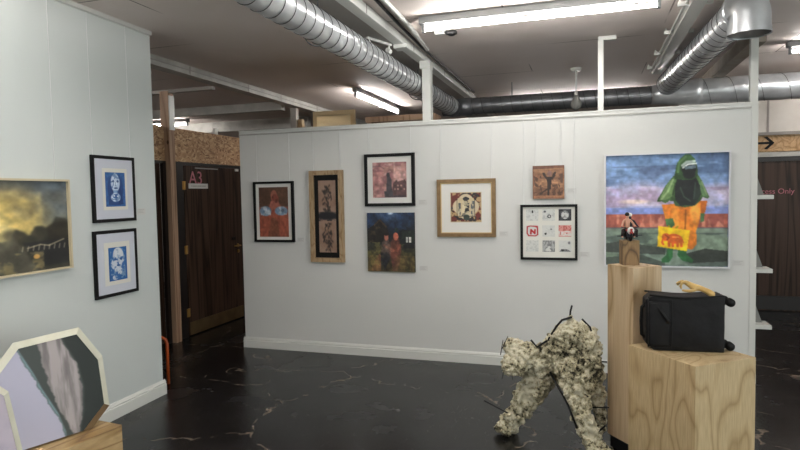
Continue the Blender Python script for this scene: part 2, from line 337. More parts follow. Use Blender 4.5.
class Art:
    def __init__(s, w, h, bg='ffffff', asp=1.0):
        s.w, s.h = w, h; s.a = np.zeros((h, w, 3)) + hx(bg); s.asp = asp
        s.Y, s.X = np.mgrid[0:h, 0:w]; s.X = s.X / (w - 1); s.Y = s.Y / (h - 1)
    def mix(s, m, col, al=1):
        m = np.clip(m, 0, 1)[..., None] * al; s.a = s.a * (1 - m) + (hx(col) if isinstance(col, str) else col) * m
    def grad(s, stops):
        ys = [q[0] for q in stops]; cs = np.array([hx(q[1]) for q in stops])
        s.a = np.stack([np.interp(s.Y, ys, cs[:, k]) for k in range(3)], -1)
    def noise(s, col, cells, th=.5, soft=.1, al=1, seed=1, box=None, octs=4):
        m = np.clip((fbm(s.h, s.w, cells, seed, octs) - th) / soft + .5, 0, 1)
        if box: m = m * (s.X >= box[0]) * (s.X <= box[2]) * (s.Y >= box[1]) * (s.Y <= box[3])
        s.mix(m, col, al)
    def pm(s, pts):
        ins = np.zeros((s.h, s.w), bool); n = len(pts)
        for i in range(n):
            x1, y1 = pts[i]; x2, y2 = pts[(i + 1) % n]
            if y1 == y2: continue
            c = ((s.Y < y1) != (s.Y < y2)) & (s.X < (x2 - x1) * (s.Y - y1) / (y2 - y1) + x1); ins ^= c
        return ins
    def poly(s, pts, col, al=1, tex=0, seed=3, dark='000000', cells=(14, 14)):
        m = s.pm(pts).astype(float); s.mix(m, col, al)
        if tex: s.mix(m * np.clip((fbm(s.h, s.w, cells, seed) - .5) * 5 + .5, 0, 1), dark, tex)
    def rect(s, x0, y0, x1, y1, col, al=1, **k): s.poly([(x0, y0), (x1, y0), (x1, y1), (x0, y1)], col, al, **k)
    def ell(s, cx, cy, rx, ry, col, al=1, rot=0, soft=.15):
        c, sn = math.cos(rot), math.sin(rot); dx = s.X - cx; dy = s.Y - cy
        u = (dx * c + dy * sn) / rx; v = (-dx * sn + dy * c) / ry; d = np.sqrt(u * u + v * v); s.mix((1 - d) / soft + .5, col, al)
    def line(s, pts, wd, col, al=1):
        for (x1, y1), (x2, y2) in zip(pts, pts[1:]):
            L2 = (x2 - x1) ** 2 + (y2 - y1) ** 2 + 1e-9; t = np.clip(((s.X - x1) * (x2 - x1) + (s.Y - y1) * (y2 - y1)) / L2, 0, 1)
            d = np.hypot(s.X - x1 - t * (x2 - x1), s.Y - y1 - t * (y2 - y1)); s.mix((wd - d) / (.5 / s.w) * .5 + .5, col, al)
    def blur(s, n=1, m=None):
        b_ = s.a
        for _ in range(n):
            p = np.pad(b_, ((1, 1), (1, 1), (0, 0)), 'edge'); b_ = (p[1:-1, 1:-1] * 2 + p[:-2, 1:-1] + p[2:, 1:-1] + p[1:-1, :-2] + p[1:-1, 2:]) / 6
        s.a = b_ if m is None else s.a * (1 - m[..., None]) + b_ * m[..., None]
    def grain(s, amt, cells, seed):
        s.a = np.clip(s.a * (1 + (fbm(s.h, s.w, cells, seed, 3)[..., None] - .5) * amt), 0, 1)
    def mesh(s, name, W_, H_):
        """painted sheet of W_ x H_ in local x,z facing -y, bottom centre at origin"""
        w_, h_ = s.w, s.h; xs = np.linspace(-W_ / 2, W_ / 2, w_); zs = np.linspace(H_, 0, h_)
        co = np.zeros((h_, w_, 3)); co[..., 0] = xs[None]; co[..., 2] = zs[:, None]
        i = np.arange(h_ * w_).reshape(h_, w_); f = np.stack([i[:-1, :-1], i[1:, :-1], i[1:, 1:], i[:-1, 1:]], -1).reshape(-1, 4)
        me = bpy.data.meshes.new(name); me.from_pydata(co.reshape(-1, 3).tolist(), [], f.tolist()); me.update()
        at = me.color_attributes.new('paint', 'FLOAT_COLOR', 'POINT')
        col = np.ones((h_ * w_, 4)); col[:, :3] = s2l(np.clip(s.a, 0, 1)).reshape(-1, 3); at.data.foreach_set('color', col.ravel())
        me.materials.append(ART); return me

def figure_painting():
    a = Art(210, 210); a.grad([(0, '566e90'), (.12, '6280a6'), (.25, '7088b0'), (.4, '9ba2c2'), (.53, '7f8fc0'), (1, '7f8fc0')])
    a.noise('3c4d6c', (3, 14), .52, .15, .5, 11, (0, 0, 1, .3)); a.noise('7f9cc4', (4, 18), .55, .12, .6, 12, (0, 0, 1, .3))
    a.noise('414c68', (3, 10), .6, .08, .55, 5, (0, .1, 1, .3))
    for i, (x, y, r) in enumerate([(.12, .36, .2), (.3, .33, .2), (.42, .42, .16), (.1, .42, .14), (.85, .36, .18), (.95, .33, .14)]):
        a.ell(x, y, r, r * .42, 'b9b2cc' if i % 2 else 'aaa5c2', .65, soft=.8)
    a.noise('c9bccb', (6, 12), .55, .15, .6, 21, (0, .28, 1, .46)); a.noise('8a6f8e', (5, 10), .56, .15, .5, 22, (0, .3, 1, .47))
    a.ell(.24, .42, .12, .02, 'd9c9b8', .7, soft=.7); a.rect(0, .475, 1, .545, '7686c0', .8)
    a.rect(0, .535, 1, .655, 'a35a49'); a.noise('7b3f3a', (16, 5), .5, .1, .6, 31, (0, .535, 1, .655)); a.noise('c78870', (20, 6), .56, .08, .7, 32, (0, .54, 1, .65))
    a.line([(0, .66), (1, .66)], .006, '4c4038', .8)
    a.rect(0, .662, 1, 1, '6d7d72'); a.noise('71836f', (5, 10), .5, .2, .7, 41, (0, .662, 1, 1)); a.noise('3f4a46', (4, 12), .55, .1, .7, 42, (0, .7, 1, 1))
    a.poly([(0, .8), (.12, .78), (.5, .84), (.5, .9), (0, .88)], '2c302e', .75); a.poly([(.62, .9), (.82, .84), (1, .86), (1, .95), (.7, .97)], '232723', .85)
    a.poly([(0, .93), (.3, .9), (.5, .97), (.5, 1), (0, 1)], '39423d', .8)
    # suit
    a.poly([(.47, .45), (.6, .44), (.59, .56), (.56, .6), (.5, .58)], 'c96f22', 1, .5, 4, 'e08c34', (12, 12))
    a.poly([(.76, .42), (.835, .42), (.82, .52), (.78, .55), (.74, .5)], 'c7691f', 1, .5, 4, '8a4515')
    a.poly([(.55, .46), (.78, .44), (.785, .52), (.77, .62), (.75, .68), (.755, .8), (.72, .85), (.665, .84), (.66, .7), (.64, .68), (.6, .84), (.55, .84), (.52, .78), (.52, .66), (.53, .55)], 'd9822a', 1, .6, 9, 'a85518', (12, 9))
    a.ell(.74, .52, .035, .09, 'f0a548', .7, soft=.6); a.ell(.58, .58, .03, .09, 'eda040', .6, soft=.6); a.line([(.665, .5), (.66, .7)], .006, '7a3d12', .8)
    # cape and hood
    a.poly([(.56, .2), (.6, .165), (.75, .17), (.79, .24), (.82, .31), (.85, .385), (.835, .40), (.80, .385), (.78, .42), (.74, .46), (.66, .475), (.58, .46), (.565, .42), (.53, .415), (.50, .44), (.47, .42), (.43, .425), (.44, .39), (.47, .34), (.5, .28)], '3f5c33', 1, .6, 8, '253823', (16, 12))
    a.poly([(.49, .31), (.53, .24), (.58, .2), (.585, .3), (.55, .38), (.5, .41), (.45, .41)], '6f8f58', .75, .5, 7, '3a5530', (12, 12)); a.line([(.56, .23), (.52, .33), (.47, .4)], .008, '9ab07e', .7); a.line([(.58, .26), (.56, .36)], .007, '26391f', .9)
    a.poly([(.77, .22), (.81, .3), (.845, .385), (.80, .38), (.77, .3)], '64865a', .8, .4, 5, '314b2b'); a.line([(.79, .25), (.83, .36)], .006, '93a877', .6)
    a.poly([(.6, .2), (.74, .2), (.775, .28), (.785, .36), (.76, .42), (.73, .455), (.62, .46), (.58, .41), (.575, .3)], '1a1e1f', 1, .6, 3, '2b382f', (10, 12)); a.line([(.62, .3), (.65, .38), (.7, .42)], .006, '3a4a3c', .8); a.line([(.74, .26), (.73, .4)], .006, '35443a', .8)
    a.poly([(.575, .17), (.59, .09), (.62, .04), (.66, .005), (.7, .01), (.735, .05), (.755, .12), (.76, .2), (.72, .23), (.63, .23), (.57, .22)], '35552f', 1, .6, 5, '1f301d', (14, 14))
    a.line([(.6, .16), (.61, .08), (.66, .03)], .01, '56784a', .8); a.ell(.688, .135, .058, .06, '101416'); a.line([(.635, .105), (.67, .075), (.73, .07)], .011, 'a9b7ae'); a.line([(.64, .125), (.68, .095), (.745, .09)], .007, 'd3dbd6')
    a.poly([(.65, .115), (.74, .1), (.745, .13), (.66, .145)], '5d6e78', .9); a.ell(.69, .18, .05, .045, '15191b', .95)
    # gloves, boots
    a.poly([(.5, .58), (.56, .57), (.58, .63), (.55, .66), (.51, .64)], '3f6a3c', 1, .5, 3, '1f3a22'); a.poly([(.78, .53), (.815, .53), (.81, .6), (.78, .61)], '41663f', 1, .4, 2, '203a20')
    a.poly([(.52, .83), (.56, .84), (.56, .92), (.53, .97), (.47, .97), (.47, .94), (.51, .9)], '2f6b3b', 1, .5, 6, '1a3d24'); a.poly([(.61, .84), (.67, .84), (.67, .89), (.73, .94), (.72, .97), (.64, .95), (.6, .9)], '2f6b3b', 1, .5, 6, '17371f')
    # yellow case with elephant
    a.line([(.53, .64), (.54, .67), (.58, .67), (.6, .645)], .008, '9c7f13'); a.poly([(.445, .64), (.7, .68), (.675, .865), (.435, .825)], 'e0b81c', 1, .25, 2, 'c99c12')
    a.ell(.575, .755, .065, .045, 'c4581f', rot=.15); a.ell(.505, .74, .033, .035, 'c4581f'); a.line([(.485, .75), (.475, .79), (.485, .805)], .009, 'c4581f')
    for x in (.53, .56, .6, .63): a.line([(x, .77), (x + .002, .82)], .011, 'c4581f')
    a.line([(.5, .72), (.53, .745), (.515, .765)], .005, '8c3714'); a.line([(.635, .75), (.65, .79)], .004, 'c4581f'); a.line([(.56, .74), (.61, .74)], .004, 'e0954a'); a.grain(.45, (30, 30), 77); a.blur(1); a.a = np.clip(a.a * 1.12 + .015, 0, 1)
    return a
def sunset_painting():
    a = Art(150, 160); a.grad([(0, '6d6f69'), (.15, '7c7864'), (.35, '8c8363'), (.55, '76704f'), (.62, '55533f'), (.75, '3b3c34'), (1, '3f3c33')])
    a.noise('56606a', (4, 5), .5, .25, .7, 3, (0, 0, 1, .5)); a.ell(.95, .1, .4, .4, '5c6870', .8, soft=.9); a.ell(.0, .05, .4, .2, '66706f', .6, soft=.9); a.ell(.42, .42, .34, .3, 'c2a75c', .8, soft=.9); a.ell(.36, .45, .2, .26, 'e3cc7c', .85, soft=.9); a.ell(.38, .6, .1, .16, 'efdc95', .8, soft=.9); a.ell(.55, .3, .16, .16, 'd9bd6c', .6, soft=.9)
    a.noise('5b5a50', (5, 6), .55, .2, .6, 8, (0, 0, 1, .5)); a.noise('d6bf78', (5, 7), .58, .15, .4, 9, (.15, .1, .75, .6))
    a.poly([(0, .5), (.06, .56), (.12, .64), (.3, .66), (.45, .64), (.5, .52), (.56, .55), (.62, .6), (.68, .5), (.74, .5), (.78, .53), (.85, .47), (.88, .4), (.92, .42), (.97, .43), (1, .45), (1, 1), (0, 1)], '37362d', .85, .5, 4, '24251f')
    a.poly([(0, .5), (.1, .6), (.13, .68), (0, .72)], '221f1a'); a.poly([(.78, .52), (.9, .46), (1, .47), (1, .68), (.8, .66)], '2e2a20'); a.ell(.45, .6, .06, .08, '5a5647', .8, soft=.8)
    a.poly([(.3, .66), (.5, .64), (.7, 1), (.1, 1)], '5f5c4d', .7, .5, 2, '46463d'); a.poly([(0, .7), (.28, .7), (.12, .86), (0, .9)], '1c1e20', .9); a.poly([(.55, .68), (1, .66), (1, .95), (.72, .95)], '1f2022', .9)
    a.blur(7); a.noise('b3a06a', (7, 9), .58, .1, .5, 15, (.15, .78, .75, 1)); a.noise('6b6653', (6, 8), .52, .2, .5, 33, (.2, .55, .6, .8)); a.grain(.5, (14, 14), 5); a.line([(.02, .95), (.22, .72)], .008, 'a3a08e', .7); a.line([(.0, .72), (.1, .74), (.2, .72), (.26, .74)], .007, 'b9b39b', .8); a.line([(.6, .74), (.72, .71), (.8, .73), (.95, .67)], .007, 'b3a98a', .8)
    for k in range(9): a.line([(.56 + k * .05, .72), (.55 + k * .05, .77)], .004, 'cfc7ab', .8)
    a.ell(.68, .84, .03, .025, 'd9a85c', .9); a.line([(.3, .58), (.3, .66)], .004, '6a5630'); a.blur(1)
    return a
def blue_face(seed, flip):
    a = Art(56, 84, '3b6ca8')
    if not flip:
        a.noise('2a568f', (6, 9), .5, .15, .6, 3); a.ell(.5, .5, .4, .46, '1f4079', .85); a.poly([(.3, .25), (.12, .95), (.32, .95), (.4, .4)], '18356c', .8); a.poly([(.7, .25), (.9, .95), (.68, .95), (.6, .4)], '18356c', .8)
        a.ell(.5, .3, .23, .27, 'bccde2'); a.ell(.46, .27, .13, .16, 'd9e4ef', .8); a.line([(.5, .02), (.5, .12)], .014, 'c3d3e6'); a.ell(.39, .27, .07, .02, '1b3a72'); a.ell(.62, .27, .07, .02, '1b3a72'); a.line([(.36, .23), (.44, .225)], .01, '2a4f86'); a.line([(.57, .225), (.66, .23)], .01, '2a4f86')
        a.line([(.51, .28), (.5, .38), (.54, .39)], .012, '54789f'); a.ell(.51, .46, .09, .022, '1b3a72'); a.poly([(.4, .52), (.62, .52), (.62, .64), (.38, .64)], '7fa2cc'); a.ell(.5, .73, .25, .13, 'cfdbea'); a.ell(.5, .7, .15, .07, '2f5fa0', .85); a.ell(.42, .69, .04, .02, 'e8eef4'); a.ell(.6, .7, .04, .025, 'e8eef4'); a.line([(.5, .68), (.49, .76)], .014, '2c5590'); a.ell(.5, .8, .07, .015, '2c5590'); a.rect(.26, .9, .74, .96, '1f3f78'); a.noise('244a86', (10, 14), .57, .08, .5, 9)
    else:
        a.a[:] = hx('1f5c9c'); a.ell(.53, .27, .3, .26, 'c9cfd6'); a.ell(.5, .14, .22, .12, 'ccd2d8'); a.ell(.5, .5, .38, .22, 'c3cad4'); a.ell(.55, .68, .24, .16, 'c3cad4'); a.ell(.35, .9, .17, .07, 'c9cfd6'); a.poly([(.2, .95), (.34, .76), (.5, .88), (.3, .97)], 'c9cfd6')
        a.noise('2a62a2', (8, 12), .56, .05, .95, 17, (.1, .3, .95, .95)); a.noise('8ea3bd', (10, 15), .6, .06, .7, 18, (.1, .05, .9, .95)); a.ell(.36, .36, .07, .03, '24528c'); a.ell(.68, .37, .07, .03, '24528c'); a.ell(.53, .55, .1, .03, '24528c'); a.line([(.5, .38), (.5, .48)], .014, '24528c', .8)
    return a
def orange_print():
    a = Art(70, 96, '8b4a3a'); a.rect(0, 0, 1, .4, '4d3528'); a.noise('5f4030', (8, 7), .5, .15, .7, 2, (0, 0, 1, .4)); a.noise('9c5a48', (7, 10), .5, .2, .6, 4, (0, .5, 1, 1))
    a.poly([(.5, .42), (.72, .42), (1, .62), (1, 1), (0, 1), (0, .62)], 'a8553f', .9, .5, 5, '8a4433'); a.poly([(.42, .62), (.58, .62), (.72, 1), (.28, 1)], '7f4a35'); a.noise('66392a', (8, 10), .55, .1, .6, 8, (.3, .6, .7, 1))
    a.ell(.52, .18, .11, .12, 'a0604d'); a.ell(.56, .24, .12, .1, '8a4638'); a.poly([(.42, .28), (.66, .28), (.8, .44), (.3, .46)], 'a55f4e'); a.ell(.48, .2, .02, .03, '5c3028'); a.ell(.6, .28, .05, .04, '5a2c24', .8)
    a.ell(.22, .48, .2, .1, '6e8eab'); a.ell(.76, .48, .22, .09, '6e8eab'); a.noise('d3dfe8', (10, 14), .52, .1, .8, 6, (.05, .4, .4, .56)); a.noise('d3dfe8', (10, 14), .52, .1, .8, 6, (.58, .4, .95, .55)); a.ell(.8, .47, .06, .03, '4b5b72', .7); a.ell(.16, .49, .04, .03, '4a6886', .7); a.grain(.5, (16, 20), 7); a.blur(1)
    a.a = a.a * .88 + hx('8a7468') * .12
    return a
def scroll_print():
    a = Art(40, 110, '9a7f6e'); a.noise('8a6c58', (3, 10), .5, .2, .7, 2)
    rs = random.Random(4)
    for c in (.26, .78):
        for k in range(60):
            t = rs.random(); y = c + (t - .5) * .36; x = .5 + rs.uniform(-.28, .28) * (1 - abs(t - .5)); x2 = x + rs.uniform(-.12, .12); a.line([(x, y), (x2, y + rs.uniform(-.02, .03))], .014, '2c2422', .7)
        a.line([(.5, c - .18), (.52, c + .2)], .01, '352a26', .8)
    a.ell(.5, .49, .62, .055, '15161c', 1, soft=.5); a.noise('1a1b22', (5, 20), .5, .1, .7, 9, (0, .44, 1, .56))
    return a
def pink_print():
    a = Art(64, 64, 'b3827a'); a.noise('8f5a60', (4, 6), .48, .12, .8, 5); a.noise('d6a9a4', (4, 6), .6, .08, .8, 6); a.rect(0, .28, .32, 1, 'b87a76', .6); a.noise('86565a', (6, 6), .5, .1, .6, 13, (0, .3, .34, .98))
    a.poly([(.62, .0), (.68, 0), (.66, .4), (.62, .4)], 'd9b3a8', .7); a.poly([(.42, .38), (.5, .36), (.56, .5), (.58, .95), (.4, .95)], '3c3a42'); a.ell(.46, .36, .05, .07, '2e2c34'); a.rect(.34, .82, 1, 1, '35353c'); a.poly([(.6, .62), (.7, .5), (.78, .62)], '3b2c30'); a.poly([(.74, .55), (.95, .5), (1, .58), (1, .95), (.6, .95), (.6, .62)], '54383a')
    for k in range(8): a.rect(.64 + (k % 4) * .09, .64 + (k // 4) * .1, .68 + (k % 4) * .09, .69 + (k // 4) * .1, 'c39a8c' if k % 3 else '2a2428')
    a.line([(.0, .12), (.2, .1), (.35, .18)], .01, '3a3038', .6); a.rect(0, .9, .36, 1, 'b88a86', .6); a.grain(.7, (14, 14), 7); a.blur(1)
    a.a = a.a * .85 + hx('a89a90') * .15
    return a
def night_painting():
    a = Art(84, 100); a.grad([(0, '18263c'), (.2, '16202f'), (.45, '151a20'), (.7, '2c2a1c'), (1, '2a2114')]); a.ell(.48, .03, .22, .1, '49607f', .7, soft=.9); a.ell(.5, .0, .06, .03, 'b9c9da', .9, soft=.8); a.noise('22385a', (5, 5), .5, .15, .6, 2, (0, 0, 1, .3)); a.noise('4a4526', (6, 10), .5, .2, .6, 3, (0, .5, 1, 1))
    a.poly([(0, .28), (.15, .2), (.28, .12), (.42, .24), (.48, .38), (.4, .5), (0, .5)], '1a1714'); a.noise('3c2f22', (8, 12), .55, .08, .7, 14, (.05, .18, .45, .5)); a.poly([(.15, .2), (.28, .1), (.43, .24), (.41, .26), (.28, .14), (.15, .23)], '3a2c22')
    a.poly([(.62, .35), (.75, .28), (1, .3), (1, .58), (.62, .5)], '14181a'); a.noise('263024', (9, 12), .52, .1, .6, 19, (.6, .26, 1, .5)); a.rect(.82, .41, .93, .5, 'a8a7a0'); a.rect(.865, .41, .88, .5, '2a2a2a'); a.rect(.76, .54, 1, .6, '101214')
    a.poly([(.1, .88), (.25, .7), (.35, .75), (.3, .98), (.08, .98)], '6d4434', .9, .5, 3, '3c2018'); 
    a.poly([(.3, .55), (.36, .44), (.46, .46), (.5, .6), (.5, .72), (.42, .7), (.36, .78), (.3, .7)], '3d3230'); a.poly([(.5, .5), (.56, .42), (.68, .44), (.72, .6), (.7, .8), (.64, .98), (.54, .98), (.5, .75)], '4a2a26', 1, .5, 4, '2b1817')
    a.poly([(.28, .68), (.45, .66), (.5, .74), (.36, .98), (.28, .98)], '1a1c22'); a.ell(.41, .41, .045, .06, '8a5446'); a.ell(.61, .4, .055, .065, '8f4f3e'); a.ell(.41, .36, .05, .03, '1b1412'); a.line([(.36, .55), (.46, .6), (.56, .64)], .02, '80503f'); a.line([(.7, .55), (.64, .64), (.54, .62)], .022, '7a4536'); a.ell(.52, .63, .04, .03, '8a5648')
    a.noise('5c5730', (9, 12), .58, .08, .6, 23, (.0, .5, .32, .9)); a.noise('4c4a2c', (9, 12), .56, .08, .6, 24, (.7, .6, 1, .98)); a.noise('6b5a34', (7, 5), .5, .2, .5, 29, (0, .72, 1, 1)); a.ell(.58, .62, .12, .16, '6e4030', .5, soft=.8); a.ell(.4, .6, .1, .1, '6f5f52', .5, soft=.8); a.a = np.clip(a.a * 1.15 + .01, 0, 1); a.grain(.8, (20, 22), 7)
    return a
def ornate_print():
    a = Art(64, 64, 'c9b99a'); a.rect(.03, .03, .97, .97, '6b2f28'); a.noise('2a2a2c', (7, 7), .52, .05, .9, 3, (.03, .03, .97, .97)); a.noise('c0a274', (8, 8), .57, .05, .9, 5, (.03, .03, .97, .97))
    a.ell(.5, .48, .42, .3, 'cfc0a0', soft=.05); a.ell(.5, .48, .3, .42, 'cfc0a0', soft=.05); a.rect(.24, .2, .76, .82, 'c8b792'); a.poly([(.4, .2), (.5, .14), (.62, .2), (.6, .26), (.42, .27)], '2b2d33'); a.ell(.5, .32, .07, .08, '3e3a38'); a.poly([(.38, .38), (.62, .36), (.6, .56), (.66, .78), (.36, .78), (.44, .56)], '26282e', 1, .5, 3, 'd6c9a8', (10, 10))
    a.rect(.26, .35, .34, .8, '3c4450', .8); a.rect(.66, .3, .78, .8, '434b58', .8); a.noise('d3c6a2', (12, 12), .5, .06, .8, 9, (.25, .3, .8, .8)); a.poly([(.4, .4), (.5, .48), (.44, .7), (.36, .68)], 'd8cba8'); a.ell(.52, .84, .1, .1, '39453f'); a.line([(.22, .22), (.22, .8), (.78, .8), (.78, .22)], .008, '2c2a28')
    return a
def wood_panel():
    a = Art(60, 56, '9c6f50'); a.noise('7b5138', (3, 9), .5, .2, .7, 2); a.rect(0, 0, 1, .1, '6a4230'); a.rect(0, 0, .03, 1, '5a3626'); a.line([(.05, .12), (.95, .1)], .015, 'a67a56'); a.noise('3a2620', (10, 10), .53, .08, .75, 7, (.04, .3, .35, .95)); a.noise('3a2620', (10, 10), .53, .08, .75, 8, (.62, .25, .96, .95)); a.rect(.04, .68, .96, .9, '4c3024', .7)
    a.noise('8a5f45', (12, 12), .56, .06, .8, 17, (.04, .66, .96, .92)); a.poly([(.42, .33), (.62, .33), (.6, .5), (.58, .72), (.46, .72), (.46, .5)], '1f1716'); a.ell(.54, .24, .075, .08, '84605a'); a.ell(.37, .27, .04, .075, '241716', rot=-.6); a.ell(.69, .25, .04, .075, '241716', rot=.6); a.line([(.38, .3), (.46, .4)], .03, '241816'); a.line([(.7, .3), (.6, .4)], .03, '241816')
    a.line([(.2, .6), (.3, .48), (.44, .48)], .014, 'c08a60', .8); a.line([(.62, .5), (.78, .52), (.84, .7)], .014, 'c08a60', .8); a.line([(.5, .72), (.5, .9)], .03, '1f1716'); a.line([(.25, .85), (.5, .68)], .02, '241816'); a.rect(.05, .9, .95, .95, 'a06a48')
    a.a = a.a * .85 + hx('8a7b6e') * .15; a.grain(.5, (16, 16), 3)
    return a
def nine_cells():
    out = []
    for i in range(9):
        a = Art(26, 24, 'cdcfcb'); s = 40 + i
        if i == 0: a.noise('b2b4b2', (8, 8), .56, .06, .7, s); a.ell(.52, .2, .06, .14, '15151a')
        if i == 1: a.noise('aaacaa', (8, 8), .58, .05, .7, s); a.ell(.2, .2, .1, .1, '55565a'); a.ell(.55, .62, .16, .16, '3c3d42'); a.ell(.56, .62, .08, .08, 'cfcfcc')
        if i == 2: a.a[:] = hx('3a3b40'); a.noise('16171b', (8, 8), .5, .1, .8, s); a.ell(.5, .5, .3, .36, 'c9cac8'); a.noise('55565b', (9, 9), .55, .06, .9, s + 9, (.2, .1, .8, .9))
        if i == 3:
            a.line([(.1, .12), (.35, .06), (.9, .1), (.94, .8), (.75, .94), (.2, .92), (.08, .7), (.1, .12)], .05, 'b01c22'); a.line([(.38, .75), (.4, .4), (.7, .72), (.72, .4)], .07, 'b4181e'); a.line([(.7, .1), (.85, .22)], .02, 'c24a4c')
        if i == 4: a.noise('c0c2bf', (8, 8), .56, .06, .7, s); a.ell(.25, .75, .09, .09, '17171a'); a.ell(.7, .35, .06, .08, '4a4a4e'); a.ell(.3, .68, .05, .03, '17171a')
        if i == 5: a.rect(0, 0, 1, .48, 'c98078', .85); a.noise('a9483f', (10, 10), .52, .06, .8, s, (0, 0, 1, .5)); a.noise('d9a8a0', (8, 8), .5, .06, .7, s + 3, (0, .5, 1, 1)); a.line([(.15, .6), (.15, .8)], .04, 'b65c54'); a.ell(.65, .7, .06, .08, 'b65c54'); a.line([(0, .97), (1, .97)], .03, 'c0756c')
        if i == 6: a.noise('b7b9b6', (9, 9), .52, .08, .8, s)
        if i == 7: a.a[:] = hx('a9abaa'); a.noise('6c6e70', (12, 5), .5, .08, .8, s); a.poly([(.15, .9), (.45, .6), (.75, .95)], 'cccdca'); a.ell(.55, .6, .12, .1, 'cccdca')
        if i == 8: a.noise('c3c5c2', (8, 8), .58, .06, .6, s); a.ell(.82, .2, .1, .12, '77787c'); a.poly([(.05, .96), (.2, .78), (.5, .74), (.8, .8), (.95, .96)], '1b1b1f', 1, .6, 3, 'b9bab8', (9, 9))
        out.append(a)
    return out
def octagon_art(seed=1):
    a = Art(110, 120, 'b2b2c6')
    if seed == 2:
        a = Art(60, 60, 'b9b0bd'); a.noise('a39db0', (3, 4), .5, .3, .6, 3); return a; a.noise('9b9dba', (4, 5), .5, .3, .6, 3); a.noise('d3ced4', (5, 6), .5, .25, .6, 4); a.ell(.02, .5, .16, .14, 'ded6d4', .8, soft=.9)
    w1 = np.interp(a.Y, [0, .15, .3, .46, .75, .95], [.15, .22, .29, .35, .485, .54]); w2 = np.interp(a.Y, [0, .15, .4, .75, 1], [.37, .40, .435, .535, .63]); w3 = np.interp(a.Y, [0, .1, .3, .55, .8, 1], [.62, .66, .76, .80, .77, .71])
    jag = (fbm(120, 110, (2, 14), 7) - .5) * .06
    def band(x0, x1, c, al=1): a.mix(np.clip((a.X - x0 - jag) * 60, 0, 1) * np.clip((x1 + jag - a.X) * 60, 0, 1), c, al)
    band(w1, a.X + 1, '3c4340'); band(w2, w3, '8a8584'); m = np.clip((a.X - w1 - jag) * 40, 0, 1) * np.clip((w1 + .04 - a.X) * 60, 0, 1); a.mix(m, '7fa0a8', .8)
    n = fbm(120, 110, (22, 3), 9); sh = np.clip((a.X - w2) * 40, 0, 1) * np.clip((w3 - a.X) * 40, 0, 1); a.mix(sh * np.clip((n - .5) * 6 + .3, 0, 1), 'b3aaac', .7); a.mix(sh * np.clip((.48 - n) * 6, 0, 1), '6c6668', .7)
    n2 = fbm(120, 110, (5, 5), 12); a.mix(np.clip((a.X - w3) * 40, 0, 1), '1d2522', .9); a.mix(np.clip((a.X - w3) * 40, 0, 1) * np.clip((n2 - .5) * 5 + .3, 0, 1), '1d2522', .8)
    return a

# ================================================================= SETTING
HC = 3.0176; HW = 2.365; Y0 = 5.5705
b = BM(); box(b, (-8, -3.2, -.12), (5.2, 13.2, 0)); struct('floor', b, 'floor')
b = BM(); box(b, (-8.1, -3.3, HC), (5.3, 13.3, HC + .12)); struct('ceiling', b, 'ceil')
b = BM(); box(b, (-8.1, 13, 0), (5.2, 13.12, HC)); struct('wall_far', b, 'wall3')
b = BM(); box(b, (5.1, -3.2, 0), (5.22, -2.6, HC)); box(b, (5.1, 3.0, 0), (5.22, 13, HC)); box(b, (5.1, -2.6, 0), (5.22, 3.0, .5)); box(b, (5.1, -2.6, 2.7), (5.22, 3.0, HC)); struct('wall_right', b, 'wall')
b = BM(); box(b, (-8.12, -3.2, 0), (-8, 13, HC)); struct('wall_outer', b, 'wall3')
b = BM(); box(b, (-8, -3.12, 0), (5.1, -3, HC)); struct('wall_rear', b, 'wall')
b = BM()
for y0, y1 in ((-2.6, -.65), (-.6, 1.35), (1.4, 3.0)):
    for q in ((y0, .5, y0 + .05, 2.7), (y1 - .05, .5, y1, 2.7), (y0, .5, y1, .55), (y0, 2.65, y1, 2.7)): box(b, (5.12, q[0], q[1]), (5.2, q[2], q[3]))
box(b, (5.12, -.65, .5), (5.2, -.6, 2.7)); box(b, (5.12, 1.35, .5), (5.2, 1.4, 2.7)); struct('unseen_window_1', b, 'gloss')
# daylight added behind an unseen, made-up window in the right wall
ld = bpy.data.lights.new('fill_daylight', 'AREA'); ld.shape = 'RECTANGLE'; ld.size = 2.15; ld.size_y = 5.5; ld.energy = FILL_DAY; ld.color = (.93, 1, .985); lo = bpy.data.objects.new('added_window_light', ld); C.objects.link(lo); lo.location = (5.25, .2, 1.6); lo.rotation_euler = (0, R(90), 0)
# left wall, its end at y 4.05 slightly askew to the room
LB = -.0333
def lx(y): return -3.2858 + LB * y
AL = math.atan2(1, LB) # direction of the wall
Mleft = Matrix.Translation((lx(4.03), 4.03, 0)) @ Matrix.Rotation(AL - math.pi / 2, 4, 'Z')
b = BM(); box(b, (-.11, -7.1, 0), (0, 0, HC), m=Mleft); struct('wall_left', b, 'wall2')
b = BM(); prism(b, [(0, 0), (.02, 0), (.02, .085), (.012, .09), (.016, .1), (.010, .112), (.004, .122), (0, .122)], -7.1, .02, 1); xf(b, b.verts, Mleft); struct('baseboard_left', b, 'gloss')
b = BM(); prism(b, [(0, HC), (.018, HC), (.018, HC - .03), (.006, HC - .036), (0, HC - .036)], -7.1, .004, 1); xf(b, b.verts, Mleft); struct('trim_1', b, 'gloss')
